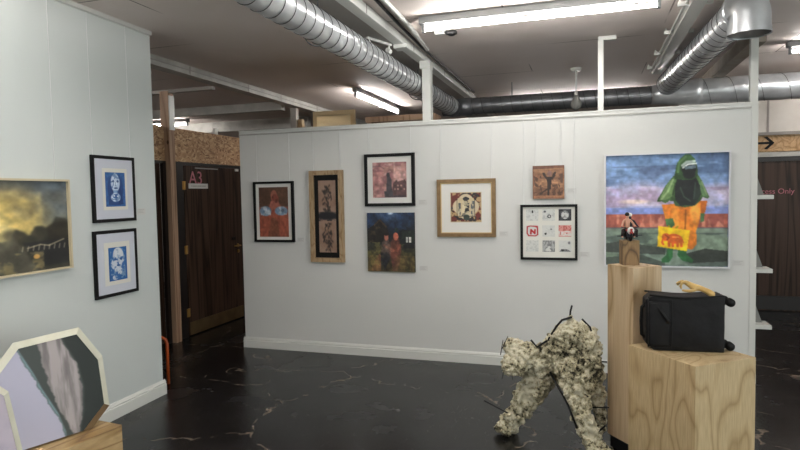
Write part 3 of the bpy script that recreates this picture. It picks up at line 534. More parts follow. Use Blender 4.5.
# partition
b = BM(); box(b, (-3.6, Y0, 0), (1.338, Y0 + .1, HW - .012)); struct('wall_partition', b, 'wall')
b = BM(); box(b, (-3.605, Y0 - .008, HW - .014), (1.343, Y0 + .11, HW), .002); struct('trim_2', b, 'gloss')
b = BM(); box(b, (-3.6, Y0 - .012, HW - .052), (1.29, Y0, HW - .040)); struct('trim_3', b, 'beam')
b = BM(); box(b, (1.292, Y0 - .006, 0), (1.341, Y0 + .02, HW - .014), .002); struct('trim_4', b, 'gloss')
b = BM(); prism(b, [(0, 0), (-.02, 0), (-.02, .078), (-.012, .082), (-.016, .092), (-.010, .105), (-.004, .114), (0, .114)], -3.615, 1.345, 0); xf(b, b.verts, Matrix.Translation((0, Y0, 0))); struct('baseboard_partition', b, 'gloss')
# strand board wall with door A3 (room's left side, beyond the left wall)
XA = -4.54
b = BM(); box(b, (XA - .1, 4.3, 2.075), (XA, 9.2, 2.46)); box(b, (XA - .1, 7.04, 0), (XA, 9.2, 2.075)); box(b, (XA - .1, 5.58, 0), (XA, 5.68, 2.075)); struct('wall_strandboard', b, 'osb')
b = BM(); box(b, (XA - .03, 5.68, 0), (XA + .02, 5.80, 2.075)); box(b, (XA - .03, 6.985, 0), (XA + .02, 7.04, 2.075)); box(b, (XA - .03, 5.80, 2.04), (XA + .02, 6.985, 2.075)); box(b, (XA - .06, 5.68, 0), (XA - .03, 7.04, 2.075))
struct('trim_5', b, 'doorframe')
b = BM(); box(b, (XA - .025, 5.815, .012), (XA + .018, 6.98, 2.035)); d1 = struct('door_1', b, 'veneer')
b = BM(); box(b, (XA + .018, 5.83, .015), (XA + .021, 6.965, .17)); obj('kick_plate', b, 'kick', d1)
for z in (.29, 1.04, 1.80):
    b = BM(); cyl(b, (XA + .025, 5.807, z - .05), (XA + .025, 5.807, z + .05), .008); box(b, (XA + .014, 5.775, z - .05), (XA + .0215, 5.838, z + .05)); obj('hinge', b, 'brass', d1)
b = BM(); cyl(b, (XA + .018, 6.88, 1.0), (XA + .026, 6.88, 1.0), .026); cyl(b, (XA + .026, 6.88, 1.0), (XA + .065, 6.88, 1.0), .010); sweep(b, [(XA + .06, 6.885, 1.0), (XA + .065, 6.84, 1.0), (XA + .06, 6.76, 1.0), (XA + .055, 6.745, 1.0)], .009, 10); obj('door_handle', b, 'brass', d1, True)
b = BM(); cyl(b, (XA + .018, 6.88, .925), (XA + .03, 6.88, .925), .024); cyl(b, (XA + .03, 6.88, .925), (XA + .033, 6.88, .925), .012); obj('lock_escutcheon', b, 'brass', d1)
b = BM(); box(b, (XA + .018, 6.74, 1.08), (XA + .023, 6.83, 1.12)); obj('lock_plate', b, 'black', d1)
txt('door_letters', 'A3', .225, 'pink', d1, (XA + .0195, 6.03, 1.885), (R(90), 0, R(90)))
b = BM(); box(b, (XA + .018, 5.89, 1.765), (XA + .022, 6.26, 1.825)); sg = obj('sign_plate', b, 'card', d1)
b = BM()
for k in range(12): box(b, (XA + .022, 5.94 + k * .023, 1.787), (XA + .0225, 5.94 + k * .023 + (.016 if k % 4 else .01), 1.801))
obj('sign_print', b, 'grey', sg)
b = BM(); box(b, (XA + .018, 6.02, 2.005), (XA + .022, 6.48, 2.02)); obj('intumescent_strip', b, 'grey', d1)
b = BM(); box(b, (XA + .018, 6.86, 2.0), (XA + .03, 6.93, 2.03)); obj('door_catch', b, 'white', d1)
# a dark doorway further forward
b = BM(); box(b, (XA - .1, 4.3, 0), (XA - .06, 5.5, 2.075)); struct('door_3', b, 'veneer')
b = BM(); box(b, (XA - .03, 5.47, 0), (XA + .01, 5.53, 2.075)); box(b, (XA - .03, 4.3, 2.045), (XA + .01, 5.47, 2.075)); struct('trim_6', b, 'doorframe')
# right back wall with the other door
YD = 8.95
b = BM(); box(b, (1.2, YD, 0), (2.05, YD + .1, HC)); box(b, (2.05, YD, 2.36), (5.1, YD + .1, HC)); struct('wall_back', b, 'wall3')
b = BM(); box(b, (2.05, YD + .01, 2.13), (5.1, YD + .09, 2.36)); struct('wall_lintel', b, 'osb2')
b = BM(); box(b, (2.0, YD - .03, 2.345), (5.1, YD + .01, 2.385)); struct('trim_7', b, 'soffit')
b = BM(); box(b, (2.0, YD - .03, 2.06), (5.1, YD + .02, 2.12)); struct('trim_8', b, 'beam')
b = BM(); box(b, (2.0, YD - .004, 2.385), (2.03, YD, HC)); box(b, (2.255, YD - .006, 2.385), (2.28, YD, HC)); box(b, (3.2, YD - .006, 2.385), (3.225, YD, HC)); struct('trim_9', b, 'soffit')
b = BM(); box(b, (2.05, YD + .02, 0), (5.1, YD + .06, 2.0)); d2 = struct('door_2', b, 'veneer')
b = BM(); box(b, (2.05, YD - .01, 2.0), (5.1, YD + .06, 2.06)); box(b, (2.05, YD - .01, 0), (2.1, YD + .06, 2.0)); box(b, (4.5, YD - .01, 0), (4.56, YD + .019, 2.0)); struct('trim_10', b, 'doorframe')
b = BM(); box(b, (2.1, YD + .0, 0.02), (4.5, YD + .02, .2)); obj('kick_plate', b, 'doorframe', d2)
txt('door_letters', 'Access Only', .098, 'pink', d2, (2.345, YD + .0175, 1.6), (R(90), 0, 0))
# arrow on the lintel
b = BM(); sx, sz = 2.285, 2.245
for p in ([(-.13, -.015), (.035, -.015), (.035, .015), (-.13, .015)], [(-.02, .085), (.065, .0), (.02, .0), (-.06, .08)], [(-.02, -.085), (.065, 0), (.02, 0), (-.06, -.08)]):
    prism(b, [(sx + x, sz + z) for x, z in p], YD + .004, YD + .0095)
tag(obj('arrow_sign', b, 'black'), 'small black arrow pointing right on the strand board lintel above the Access Only door', 'sign')
# ---- posts and beams
def post(x, y, z0, z1, w, m, label, name='support_post', br=None):
    t = thing(name, label, 'post', (x, y, z0)); b = BM(); box(b, (-w / 2, -w / 2, 0), (w / 2, w / 2, z1 - z0), .002); obj('shaft', b, m, t)
    if br: b = BM(); box(b, *br); obj('bracket', b, 'gloss', t)
    return t
post(-1.498, Y0 + .05, HW, 2.90, .084, 'gloss', 'white square post standing on the partition under the trunking near the fluorescent batten\'s end', br=((-.06, -.06, .50), (.0421, .06, .575)))
post(.108, Y0 + .045, HW, 2.985, .048, 'gloss', 'slim white post on the partition beside the hanging ceiling detector', br=((-.02, -.03, .62), (.13, .03, .66)))
post(1.314, Y0 + .045, HW, HC - .002, .058, 'gloss', 'white post at the partition\'s free end behind the duct elbow')
t = thing('timber_post', 'raw timber stud post beside the A3 door with a rail across its top', 'post', (-4.52, 5.56, 0))
b = BM(); box(b, (-.06, -.04, 0), (.05, .05, 2.85)); obj('stud', b, 'pine2', t)
b = BM(); box(b, (-.5, -.03, 2.83), (.62, .03, 2.865)); obj('rail', b, 'soffit', t)
b = BM(); box(b, (.05, -.035, 2.1 + .32), (.065, .045, 2.8)); obj('edging', b, 'gloss', t)
b = BM(); box(b, (-4.07, 3.5, 2.925), (-3.93, 12.9, HC)); struct('trim_11', b, 'beam')
b = BM()
for y in (5.2, 6.3, 7.1, 8.2, 9.4): box(b, (-3.929, y, 2.93), (-3.925, y + .02, 3.01))
box(b, (-3.93, 3.5, 2.968), (-3.922, 12.9, 2.974)); struct('trim_12', b, 'soffit')
b = BM(); box(b, (-1.98, -2.9, 2.955), (-1.60, 12.9, HC)); struct('trim_13', b, 'soffit')
b = BM(); box(b, (1.32, 5.75, 2.89), (1.44, 8.9, HC)); struct('trim_14', b, 'brownbeam')
b = BM(); box(b, (-7.9, 9.2, 2.84), (-4.6, 9.35, HC)); box(b, (-7.9, 7.6, 2.9), (-4.2, 7.7, HC)); struct('trim_15', b, 'beam')
t = thing('cable_trunking', 'white boxed cable trunking along the ceiling beside the left spiral duct', 'trunking', (-1.545, 0, 2.945))
b = BM(); box(b, (-.055, -2.8, 0), (.035, 8.3, HC - 2.946), .004); obj('casing', b, 'gloss', t)
for k in range(9):
    b = BM(); box(b, (.035, -2 + k * 1.2, 0.004), (.037, -1.985 + k * 1.2, .07)); obj('joint', b, 'soffit', t)
b = BM(); box(b, (-.06, 4.9, -.03), (.06, 5.02, .0)); obj('junction_box', b, 'gloss', t)
b = BM(); sweep(b, [(-1.40, -2.8, 3.0), (-1.40, 3.9, 3.0), (-1.43, 4.5, 3.0), (-1.46, 5.3, 3.0), (-1.46, 7.9, 3.0)], .012, 8); tag(obj('electrical_cable', b, 'black', smooth=True), 'thin black cable clipped to the ceiling beside the white trunking', 'cable')
b = BM(); sweep(b, [(-1.34, -2.8, 2.995), (-1.34, 3.9, 2.995), (-1.36, 4.6, 2.995), (-1.42, 5.35, 2.99)], .018, 10); tag(obj('conduit_pipe', b, 'gloss', smooth=True), 'round white conduit pipe running along the ceiling to the trunking junction', 'pipe')
t = thing('cable_tray', 'white cable tray with clip brackets along the ceiling beside the elbowed duct', 'cable tray', (.745, 0, 2.95))
b = BM(); box(b, (-.055, 1, 0), (.045, 7.25, HC - 2.952), .003); box(b, (-.085, 1, .02), (-.07, 7.25, .04)); obj('channel', b, 'gloss', t)
for y in (3.9, 4.7, 5.5, 6.3, 7.0):
    b = BM(); box(b, (-.13, y, .015), (.10, y + .035, .045)); cyl(b, (-.115, y + .017, .045), (-.115, y + .017, HC - 2.951), .008); obj('clip_bracket', b, 'gloss', t)
# ---- lamps
def lamp(label, c, L, along, z=2.985, m='tube', grp=None):
    t = thing('fluorescent_lamp', label, 'lamp', (c[0], c[1], HC - .001), 0 if along == 'x' else R(90), grp)
    h = L / 2; b = BM(); box(b, (-h, -.034, -.055), (h, .034, 0), .004); obj('batten', b, 'batten', t)
    b = BM(); cyl(b, (-h + .03, 0, -.092), (h - .03, 0, -.092), .014, n=12); obj('tube', b, m, t, True)
    for s in (-1, 1):
        b = BM(); box(b, (s * h - s * .03 - .012, -.016, -.118), (s * h - s * .03 + .012, .016, -.035), .003); obj('lamp_holder', b, 'batten', t)
    return t
l0 = lamp('long white fluorescent batten on the ceiling in front of the partition', (-.375, 4.47), 1.74, 'x')
lamp('small distant fluorescent lamp between the left duct and the pale canvas back', (-2.82, 7.9), 1.8, 'y')
lamp('fluorescent lamp glimpsed at the far right over the Access Only door side', (2.68, 6.45), 1.8, 'x')
lamp('faint fluorescent lamp beyond the strand board wall', (-7.2, 8.6), 1.3, 'x', m='tubew')
for (x, y, k) in ((-5.9, 4.6, 'hidden in the side room beyond the left wall'), (3.5, 8.2, 'behind the wide crossing duct at the far right'), (-.2, 8.7, 'hidden behind the crossing duct')):
    lamp('added unseen fluorescent lamp ' + k, (x, y), 1.76, 'x', m='tubew')  # unseen lamps put in to brighten side room, lintel wall and far ceiling
lamp('added unseen fluorescent lamp running beside the left wall behind the viewpoint', (-2.45, 1.9), 1.8, 'y')  # unseen lamp placed here to lift the ceiling at the left
for (x, y) in ((-.4, 2.65), (-.35, 1.2), (-.35, -1.6), (-2.5, -1.2)):
    lamp('added unseen fluorescent ceiling lamp over the gallery floor behind the viewpoint', (x, y), 1.76, 'x', grp='added gallery lamps out of the picture')  # unseen lamps added to brighten the partition and gallery

# ---- ducts
def spiral(name, parent, p0, p1, r, m, pitch=.122, seam=True, nseg=40):
    p0, p1 = Vector(p0), Vector(p1); L = (p1 - p0).length; ns = max(2, int(L / .03)); d = (p1 - p0).normalized()
    b = BM(); sweep(b, [p0 + (p1 - p0) * (i / ns) for i in range(ns + 1)], lambda i, th: r - .0015 * (1 + math.cos(2 * math.pi * (i * L / ns / pitch - th / 2 / math.pi))), nseg, cap=False)
    o = obj(name, b, m, parent, True)
    if seam:
        up = Vector((0, 0, 1)); a = (up - d * up.dot(d)).normalized(); c = d.cross(a); b = BM(); n = 28; tot = int(L / pitch * n); pts = []
        for k in range(tot + 1):
            th = 2 * math.pi * k / n; pts.append(p0 + d * (pitch * k / n) + (a * math.cos(th) + c * math.sin(th)) * (r + .0005))
        sweep(b, pts, .0024, 4); obj('lock_seam', b, 'seam', o)
    return o
def collar(parent, p0, p1, r, m='steel', name='collar'):
    b = BM(); cyl(b, p0, p1, r, n=40, cap=False); b2 = b; sweep(b2, [Vector(p0), Vector(p0) + (Vector(p1) - Vector(p0)) * .12], r + .006, 40); return obj(name, b2, m, parent, True)
t = thing('spiral_duct', 'galvanised spiral duct running overhead from the top left to the junction above the partition', 'duct', (-1.70, 4.5, 2.75))
spiral('duct_pipe', t, (-.0, -6.5, 0), (.06, 2.72, -.01), .105, 'steel')
collar(t, (.06, 2.62, -.01), (.06, 2.8, -.01), .108)
for y in (-3, -.9, 1.5):
    b = BM(); cyl(b, (0, y, .105), (0, y, .267), .005); sweep(b, [(.109 * math.cos(a_), y, .109 * math.sin(a_)) for a_ in [k * math.pi / 12 for k in range(25)]], .004, 6, False); obj('hanger_strap', b, 'seam', t)
t = thing('crossing_duct', 'large dull galvanised duct crossing behind the partition and widening at the right', 'duct', (0, 7.45, 2.75))
for x in (-.9, 2.6):
    b = BM(); cyl(b, (x, 0, .08), (x, 0, HC - 2.7505), .005); obj('hanger_rod', b, 'seam', t)
spiral('narrow_pipe', t, (-1.78, 0, 0), (.75, 0, 0), .105, 'steel2', nseg=32)
b = BM(); sweep(b, [(-1.64, -.22, -.02), (-1.64, -.1, -.02), (-1.6, -.03, -.01), (-1.5, 0, 0), (-1.4, 0, 0)], .112, 32); obj('elbow', b, 'steel2', t, True)
b = BM(); pts = [(.7, 0, 0), (.78, 0, 0), (1.15, 0, 0.005), (1.22, 0, .005)]; rs = [.11, .112, .15, .15]; sweep(b, pts, lambda i, th: rs[i], 36); obj('reducer', b, 'steel', t, True)
spiral('wide_pipe', t, (1.2, 0, .005), (3.6, 0, .005), .145, 'steel', pitch=.26)
t = thing('elbowed_duct', 'bright galvanised duct ending in a downward elbow at the top right', 'duct', (.95, 6, 2.872))
spiral('duct_pipe', t, (-.09, 1.33, -.03), (.07, -1.38, .01), .122, 'steel', pitch=.13)
b = BM(); arc = []
P0 = Vector((.07, -1.37, .01))
for k in range(13):
    a_ = R(90) * k / 12; arc.append(P0 + Vector((.015 * k / 12, -.07 * math.sin(a_), -.07 * (1 - math.cos(a_)))))
arc.append(arc[-1] + Vector((0, 0, -.115))); sweep(b, arc, .130, 40, cap=False); el = obj('elbow', b, 'steel', t, True)
E_ = arc[-1]
b = BM(); cyl(b, E_ + Vector((0, 0, .004)), E_ + Vector((0, 0, -.012)), .136, n=40, cap=False); cyl(b, E_ + Vector((0, 0, .03)), E_ + Vector((0, 0, .022)), .134, n=40, cap=False); obj('outlet_rim', b, 'steel', t, True)
b = BM(); cyl(b, E_ + Vector((0, 0, .002)), E_ + Vector((0, 0, -.004)), .130, n=40); obj('outlet_grille', b, 'dark', t)
b = BM(); sweep(b, [P0 + Vector((0, .03, 0)), P0 + Vector((0, -.005, 0))], .137, 40); obj('collar', b, 'steel', t, True)
# ---- small fittings
t = thing('ceiling_detector', 'pale pear shaped detector hanging on a thin rod in front of the crossing duct', 'detector', (-.127, 6.9, HC))
b = BM(); cyl(b, (0, 0, 0), (0, 0, -.03), .06, .05, 24); obj('ceiling_rose', b, 'white', t, True)
b = BM(); cyl(b, (0, 0, -.03), (0, 0, -.30), .010); cyl(b, (0, 0, -.25), (0, 0, -.31), .018); obj('rod', b, 'white', t, True)
b = BM(); sweep(b, [(0, 0, -.30), (0, 0, -.33), (0, 0, -.37), (0, 0, -.41), (0, 0, -.44), (0, 0, -.46)], lambda i, th: (.02, .035, .052, .058, .045, .02)[i], 20); obj('sensor_head', b, 'grey', t, True)
t = thing('ceiling_sensor', 'small black sensor on a white base beside the fluorescent batten\'s end', 'sensor', (-1.1, 4.82, HC))
b = BM(); cyl(b, (-.06, 0, 0), (-.06, 0, -.03), .045, n=20); box(b, (-.11, -.02, -.05), (-.03, .02, -.02)); obj('base', b, 'white', t)
b = BM(); sph(b, (.03, 0, -.045), .034, 2, (1.25, 1, .8)); box(b, (-.02, -.03, -.055), (.07, .03, -.03), .005); obj('lens_dome', b, 'dark', t)
def spot(label, p, rz=0):
    t = thing('ceiling_spotlight', label, 'spotlight', p, rz); b = BM(); box(b, (-.16, -.012, -.02), (.16, .012, 0)); obj('track', b, 'white', t)
    for s in (-.13, .13):
        b = BM(); cyl(b, (s, 0, -.02), (s, 0, -.05), .008); cyl(b, (s - .02, 0, -.06), (s + .02, .01, -.07), .022, .026); obj('lamp_head', b, 'white', t)
spot('white twin spotlight bar under the soffit between the left duct and trunking', (-1.68, 4.75, 2.954), R(70))
spot('white twin spotlight bar on the ceiling behind the left wall', (-4.3, 4.9, HC), R(90))
t = thing('leaning_canvas', 'back of a pale stretched canvas standing up behind the partition', 'canvas', (-2.89, 6.5, 0))
b = BM(); box(b, (-.27, -.02, 2.1), (-.22, .02, 2.66)); box(b, (.22, -.02, 2.1), (.27, .02, 2.66)); box(b, (-.22, -.02, 2.61), (.22, .02, 2.66)); box(b, (-.22, -.02, .7), (.22, .02, .75)); box(b, (-.27, -.02, .7), (-.22, .02, 2.1)); box(b, (.22, -.02, .7), (.27, .02, 2.1)); obj('stretcher', b, 'paleoak', t)
b = BM(); box(b, (-.22, -.015, .75), (.22, -.013, 2.61)); obj('cloth', b, 'cloth', t)
b = BM(); box(b, (-.28, -.1, 0), (.28, .1, .7)); obj('stand', b, 'pine2', t)
t = thing('storage_shelf', 'brown timber shelf top showing above the partition beside the white post', 'shelf', (-1.9, 6.2, 0))
b = BM(); box(b, (-.42, -.15, 2.44), (.36, .15, 2.50)); obj('shelf_board', b, 'pine2', t)
for s in (-.4, .3):
    b = BM(); box(b, (s, -.14, 0), (s + .05, .14, 2.44)); obj('upright', b, 'pine2', t)
t = thing('far_stud_frame', 'distant grey brown stud with a pale edge above the partition\'s left end', 'post', (-3.95, 7.6, 0))
b = BM(); box(b, (-.09, -.04, 0), (.0, .04, 2.9)); obj('stud', b, 'soffit', t)
b = BM(); box(b, (.03, -.04, 0), (.09, .04, 2.74)); obj('pale_edge', b, 'oak', t)
b = BM(); box(b, (0, -.02, 2.4), (.03, .02, 2.45)); obj('spacer', b, 'soffit', t)
b = BM(); cyl(b, (-4.59, 6.55, 2.46), (-4.59, 6.55, 2.54), .035, n=16); tag(obj('paint_pot', b, 'white'), 'small white pot standing on top of the strand board wall', 'pot')
# glass shelves behind the partition's free end
for z, nm in ((1.585, 'highest'), (.955, 'middle'), (.47, 'lowest')):
    t = thing('wall_shelf', {'highest': 'highest of the small white shelves jutting past the partition\'s free end', 'middle': 'middle white shelf of the three jutting past the partition\'s free end', 'lowest': 'lowest white shelf past the partition\'s free end near the floor'}[nm], 'shelf', (1.338, 5.78, z - .03))
    b = BM(); box(b, (-.28, -.10, 0), (.155, .10, .035), .004); obj('shelf_board', b, 'gloss', t)
    b = BM(); prism(b, [(.02, .034), (.11, .034), (.02, .30)], .02, .026); obj('triangular_bracket', b, 'grey', t)

# ---- art on the walls
def frame_bm(b, W_, H_, wd, d0, d1, bev=.0015):
    """four mitred-looking bars of a frame lying in x,z with bottom centre at origin; y from -d1 to -d0"""
    h = W_ / 2
    for (x0, x1, z0, z1) in ((-h, -h + wd, 0, H_), (h - wd, h, 0, H_), (-h + wd, h - wd, 0, wd), (-h + wd, h - wd, H_ - wd, H_)):
        box(b, (x0, -d1, z0), (x1, -d0, z1))
def hung(name, label, cat, x0, x1, z0, z1, wall='p', art=None, frame=None, mount=None, wires=(), top=HW - .045, depth=.035, wire_to=None, artbox=None, paper=None):
    W_, H_ = x1 - x0, z1 - z0; cx = (x0 + x1) / 2
    if wall == 'p': t = thing(name, label, cat, (cx, Y0 - .001, z0))
    else: t = thing(name, label, cat, (lx(cx) + .001, cx, z0), AL - 0.0)
    if wall == 'l': t.rotation_euler = (0, 0, AL)
    fw = 0
    if frame:
        b = BM(); fw = frame[0]; frame_bm(b, W_, H_, fw, .004, depth); obj('frame', b, frame[1], t)
        if len(frame) > 2:
            b = BM(); frame_bm(b, W_ - 2 * fw, H_ - 2 * fw, frame[3], .008, depth - .008); obj('inner_lip', b, frame[2], t, loc=(0, 0, fw)); fw += frame[3]
    b = BM(); box(b, (-W_ / 2 + fw, -(.018 if frame else depth - .001), fw), (W_ / 2 - fw, -.003, H_ - fw)); obj('backing_board' if frame and not mount else ('mount' if mount else 'stretched_canvas'), b, mount or ('mount' if frame else 'black'), t)
    yy = -.0185 if frame else -depth
    if paper:
        b = BM(); box(b, (paper[0], yy - .0008, paper[1]), (paper[2], yy, paper[3])); obj('print_paper', b, 'cream', t); yy -= .0012
    if art:
        if artbox: ax0, az0, ax1, az1 = artbox
        else: ax0, az0, ax1, az1 = -W_ / 2 + fw, fw, W_ / 2 - fw, H_ - fw
        o = obj('painting' if not mount else 'print', art.mesh('art', ax1 - ax0, az1 - az0), None, t, loc=((ax0 + ax1) / 2, yy - .001, az0))
    for wx in wires:
        b = BM(); cyl(b, (wx - cx, -.008, H_ - .01), (wx - cx, -.006, top - z0), .0019, n=6); obj('hanging_wire', b, 'wire', t)
    return t
bc = .5
hung('framed_print', 'black framed print of a red brown figure with two blue patches', 'picture', -3.43, -2.953, 1.166, 1.811, art=orange_print(), frame=(.024, 'black'), mount='mount', wires=(-3.39, -3.0), artbox=(-.178, .055, .172, .585))
t = hung('scroll_picture', 'tall narrow oak framed picture with a dark band across its middle', 'picture', -2.758, -2.385, .962, 1.909, frame=(.045, 'oak'), mount='black', wires=(-2.72, -2.42), art=scroll_print(), artbox=(-.095, .1, .1, .845), depth=.05)
hung('pink_townscape_print', 'square black framed pink print of a lone figure before buildings', 'picture', -2.146, -1.622, 1.535, 2.057, art=pink_print(), frame=(.03, 'black'), mount='mount', wires=(-2.1, -1.66), artbox=(-.178, .085, .178, .437))
hung('night_picture', 'unframed dark night painting of two seated people, below the pink print', 'painting', -2.128, -1.632, .877, 1.469, art=night_painting(), depth=.03)
hung('ornate_print', 'small ornate print in a wide white mount and brown gilt frame', 'picture', -1.398, -.83, 1.231, 1.786, art=ornate_print(), frame=(.035, 'gold', 'goldlip', .008), mount='mount', wires=(-1.36, -.87), artbox=(-.155, .14, .15, .43))
hung('carved_wood_panel', 'small brown wooden panel with a dark winged figure', 'artwork', -.487, -.206, 1.585, 1.889, art=wood_panel(), depth=.03, wires=(-.46, -.235))
t = hung('nine_print_picture', 'black framed picture of nine small prints in a three by three grid', 'picture', -.601, -.092, 1.022, 1.533, frame=(.022, 'black'), mount='cream', wires=(-.57, -.12))
cells = nine_cells()
for i, a in enumerate(cells):
    cx_ = (-.147, 0, .145)[i % 3]; cz = (.362, .215, .075)[i // 3]
    obj('small_print', a.mesh('cell', .112, .105), None, t, loc=(cx_, -.0195, cz))
hung('hooded_figure_painting', 'large painting of a hooded figure in orange carrying a yellow case', 'painting', .139, 1.137, .974, 1.968, art=figure_painting(), frame=(.012, 'whiteframe'), depth=.045)
hung('golden_sky_painting', 'large cropped painting of a glowing yellow sky over a dark street', 'painting', 2.30, 3.118, 1.19, 1.79, wall='l', art=sunset_painting(), frame=(.013, 'paleframe'), depth=.04, wires=(3.03, 2.4), top=HC - .03)
hung('blue_portrait_print', 'black framed blue portrait print, the upper one on the left wall', 'picture', 3.336, 3.767, 1.482, 1.973, wall='l', art=blue_face(1, False), frame=(.024, 'black'), mount='mountb', wires=(3.36, 3.74), top=HC - .03, depth=.022, paper=(-.12, .09, .13, .40), artbox=(-.095, .115, .105, .37))
hung('blue_mask_print', 'black framed blue and white mask print, the lower one on the left wall', 'picture', 3.325, 3.76, .926, 1.422, wall='l', depth=.022, art=blue_face(2, True), frame=(.024, 'black'), mount='mountb', paper=(-.125, .085, .135, .405), artbox=(-.085, .115, .10, .365))
def card(x, z, label, wall='p', w_=.085, h_=.05):
    if wall == 'p': t = thing('picture_label', label, 'label', (x, Y0 - .001, z))
    else: t = thing('picture_label', label, 'label', (lx(x) + .001, x, z), AL)
    b = BM(); box(b, (-w_ / 2, -.003, -h_ / 2), (w_ / 2, 0, h_ / 2)); obj('card', b, 'card', t)
    b = BM()
    for k in range(3): box(b, (-w_ / 2 + .008, -.0035, h_ / 2 - .012 - k * .012), (w_ / 2 - (.012, .03, .02)[k], -.003, h_ / 2 - .008 - k * .012))
    obj('print', b, 'cardtext', t)
card(-2.89, 1.19, 'small pale label card beside the red brown figure print')
card(-1.55, 1.57, 'small pale label card beside the pink print')
card(-1.55, .915, 'small pale label card beside the dark night painting')
card(-.76, 1.26, 'small pale label card beside the gilt framed ornate print')
card(-.14 + .0, 1.655, 'small pale label card beside the small brown wooden panel')
card(-.03, 1.075, 'small pale label card beside the nine print picture')
card(1.21, 1.02, 'small pale label card beside the large hooded figure painting')
card(3.85, 1.55, 'small pale label card beside the upper blue portrait print', 'l')

# ---- plinths
PD = (-.618, .786); PC = (.786, .618); PA = math.atan2(PC[1], PC[0])
b = BM(); box(b, (0, 0, 0), (.205, .215, .1 - .02)); 
t = thing('tall_plinth', 'tall narrow plywood plinth on a black base carrying the motorcycle figurine', 'plinth', (.259, 3.778, 0), PA)
b.free(); b = BM(); box(b, (.012, .012, 0), (.208, .216, .08)); obj('base', b, 'dark', t)
b = BM(); box(b, (0, 0, .08), (.22, .228, 1.182), .0015); obj('box', b, 'ply', t)
t = thing('low_plinth', 'wide low plywood plinth with swirling grain carrying the black suitcase', 'plinth', (.53, 3.325, 0), PA)
b = BM(); box(b, (.015, .015, 0), (.43, .47, .08)); obj('base', b, 'dark', t)
b = BM(); box(b, (0, 0, .08), (.432, .487, .73), .0015); obj('box', b, 'ply2', t)
# ---- timber block with figurine
bx = Vector((.247, 3.96, 1.182)); t = thing('timber_block', 'small weathered timber block on top of the tall plinth', 'block', bx, R(12))
b = BM(); box(b, (-.05, -.045, 0), (.05, .045, .155), .002); obj('block', b, 'block', t)
Z0 = 1.337
t = thing('motorcycle_figurine', 'small figurine of two riders on a motorcycle on the timber block', 'figurine', (bx.x - .006, bx.y, Z0), R(12))
b = BM(); sweep(b, [(.0 + .0, -.045 + .026 * math.cos(a_), .026 + .026 * math.sin(a_)) for a_ in [k * math.pi / 8 for k in range(17)]], .007, 8, False); sweep(b, [(.0, .05 + .026 * math.cos(a_), .026 + .026 * math.sin(a_)) for a_ in [k * math.pi / 8 for k in range(17)]], .007, 8, False); obj('wheels', b, 'rubber', t, True)
b = BM(); box(b, (-.012, -.03, .02), (.012, .05, .055), .004); box(b, (-.02, -.01, .05), (.02, .05, .066), .005); cyl(b, (-.07, -.01, .026), (.085, .0, .03), .003); obj('engine', b, 'navy', t)
b = BM(); sph(b, (0, -.055, .062), .022, 2, (1, .6, 1.1)); obj('fairing', b, 'white', t, True)
b = BM(); cyl(b, (0, -.07, .068), (0, -.064, .068), .008, n=12); cyl(b, (0, -.069, .05), (0, -.062, .05), .012, .008, n=12); sph(b, (-.022, -.05, .066), .009, 1); obj('red_marking', b, 'red', t)
b = BM(); sweep(b, [(-.055, -.035, .085), (-.02, -.045, .078), (.02, -.045, .078), (.055, -.035, .085)], .003, 8); obj('handlebar', b, 'dark', t)
def rider(y, hairm, bodym, sx, h):
    P = [(sx, y, .066), (sx, y - .004, .1), (sx, y - .006, .125), (sx, y - .006, .137), (sx, y - .008, .155), (sx - .022, y - .005, .122), (sx - .035, y - .02, .1), (sx - .04, y - .035, .088), (sx + .022, y - .005, .122), (sx + .035, y - .02, .1), (sx + .04, y - .035, .088), (sx - .02, y - .005, .066), (sx - .032, y - .03, .06), (sx - .036, y - .02, .024), (sx - .037, y - .034, .02), (sx + .02, y - .005, .066), (sx + .032, y - .03, .06), (sx + .036, y - .02, .024), (sx + .037, y - .034, .02)]
    P = [(a, b_, c * h) for a, b_, c in P]
    E2 = [(0, 1), (1, 2), (2, 3), (3, 4), (2, 5), (5, 6), (6, 7), (2, 8), (8, 9), (9, 10), (0, 11), (11, 12), (12, 13), (13, 14), (0, 15), (15, 16), (16, 17), (17, 18)]
    Rr = [.016, .017, .014, .007, .012, .008, .006, .005, .008, .006, .005, .010, .009, .006, .006, .010, .009, .006, .006]
    o = skin('rider_body', P, E2, Rr, bodym, t, 2)
    b = BM(); sph(b, (sx, y - .001, .162 * h), .0145, 2, (1, 1, .95)); obj('hair', b, hairm, o, True)
    b = BM()
    for s in (-1, 1):
        cyl(b, (sx + s * .012, y - .008, .066 * h), (sx + s * .033, y - .031, .059 * h), .0125); cyl(b, (sx + s * .033, y - .031, .059 * h), (sx + s * .037, y - .02, .02), .010, .008); sph(b, (sx + s * .033, y - .031, .059 * h), .0125, 1)
    obj('trousers', b, 'jean', o, True)
rider(.005, 'hair', 'skin', -.006, 1.0); rider(.04, 'whair', 'navy', .02, .97)

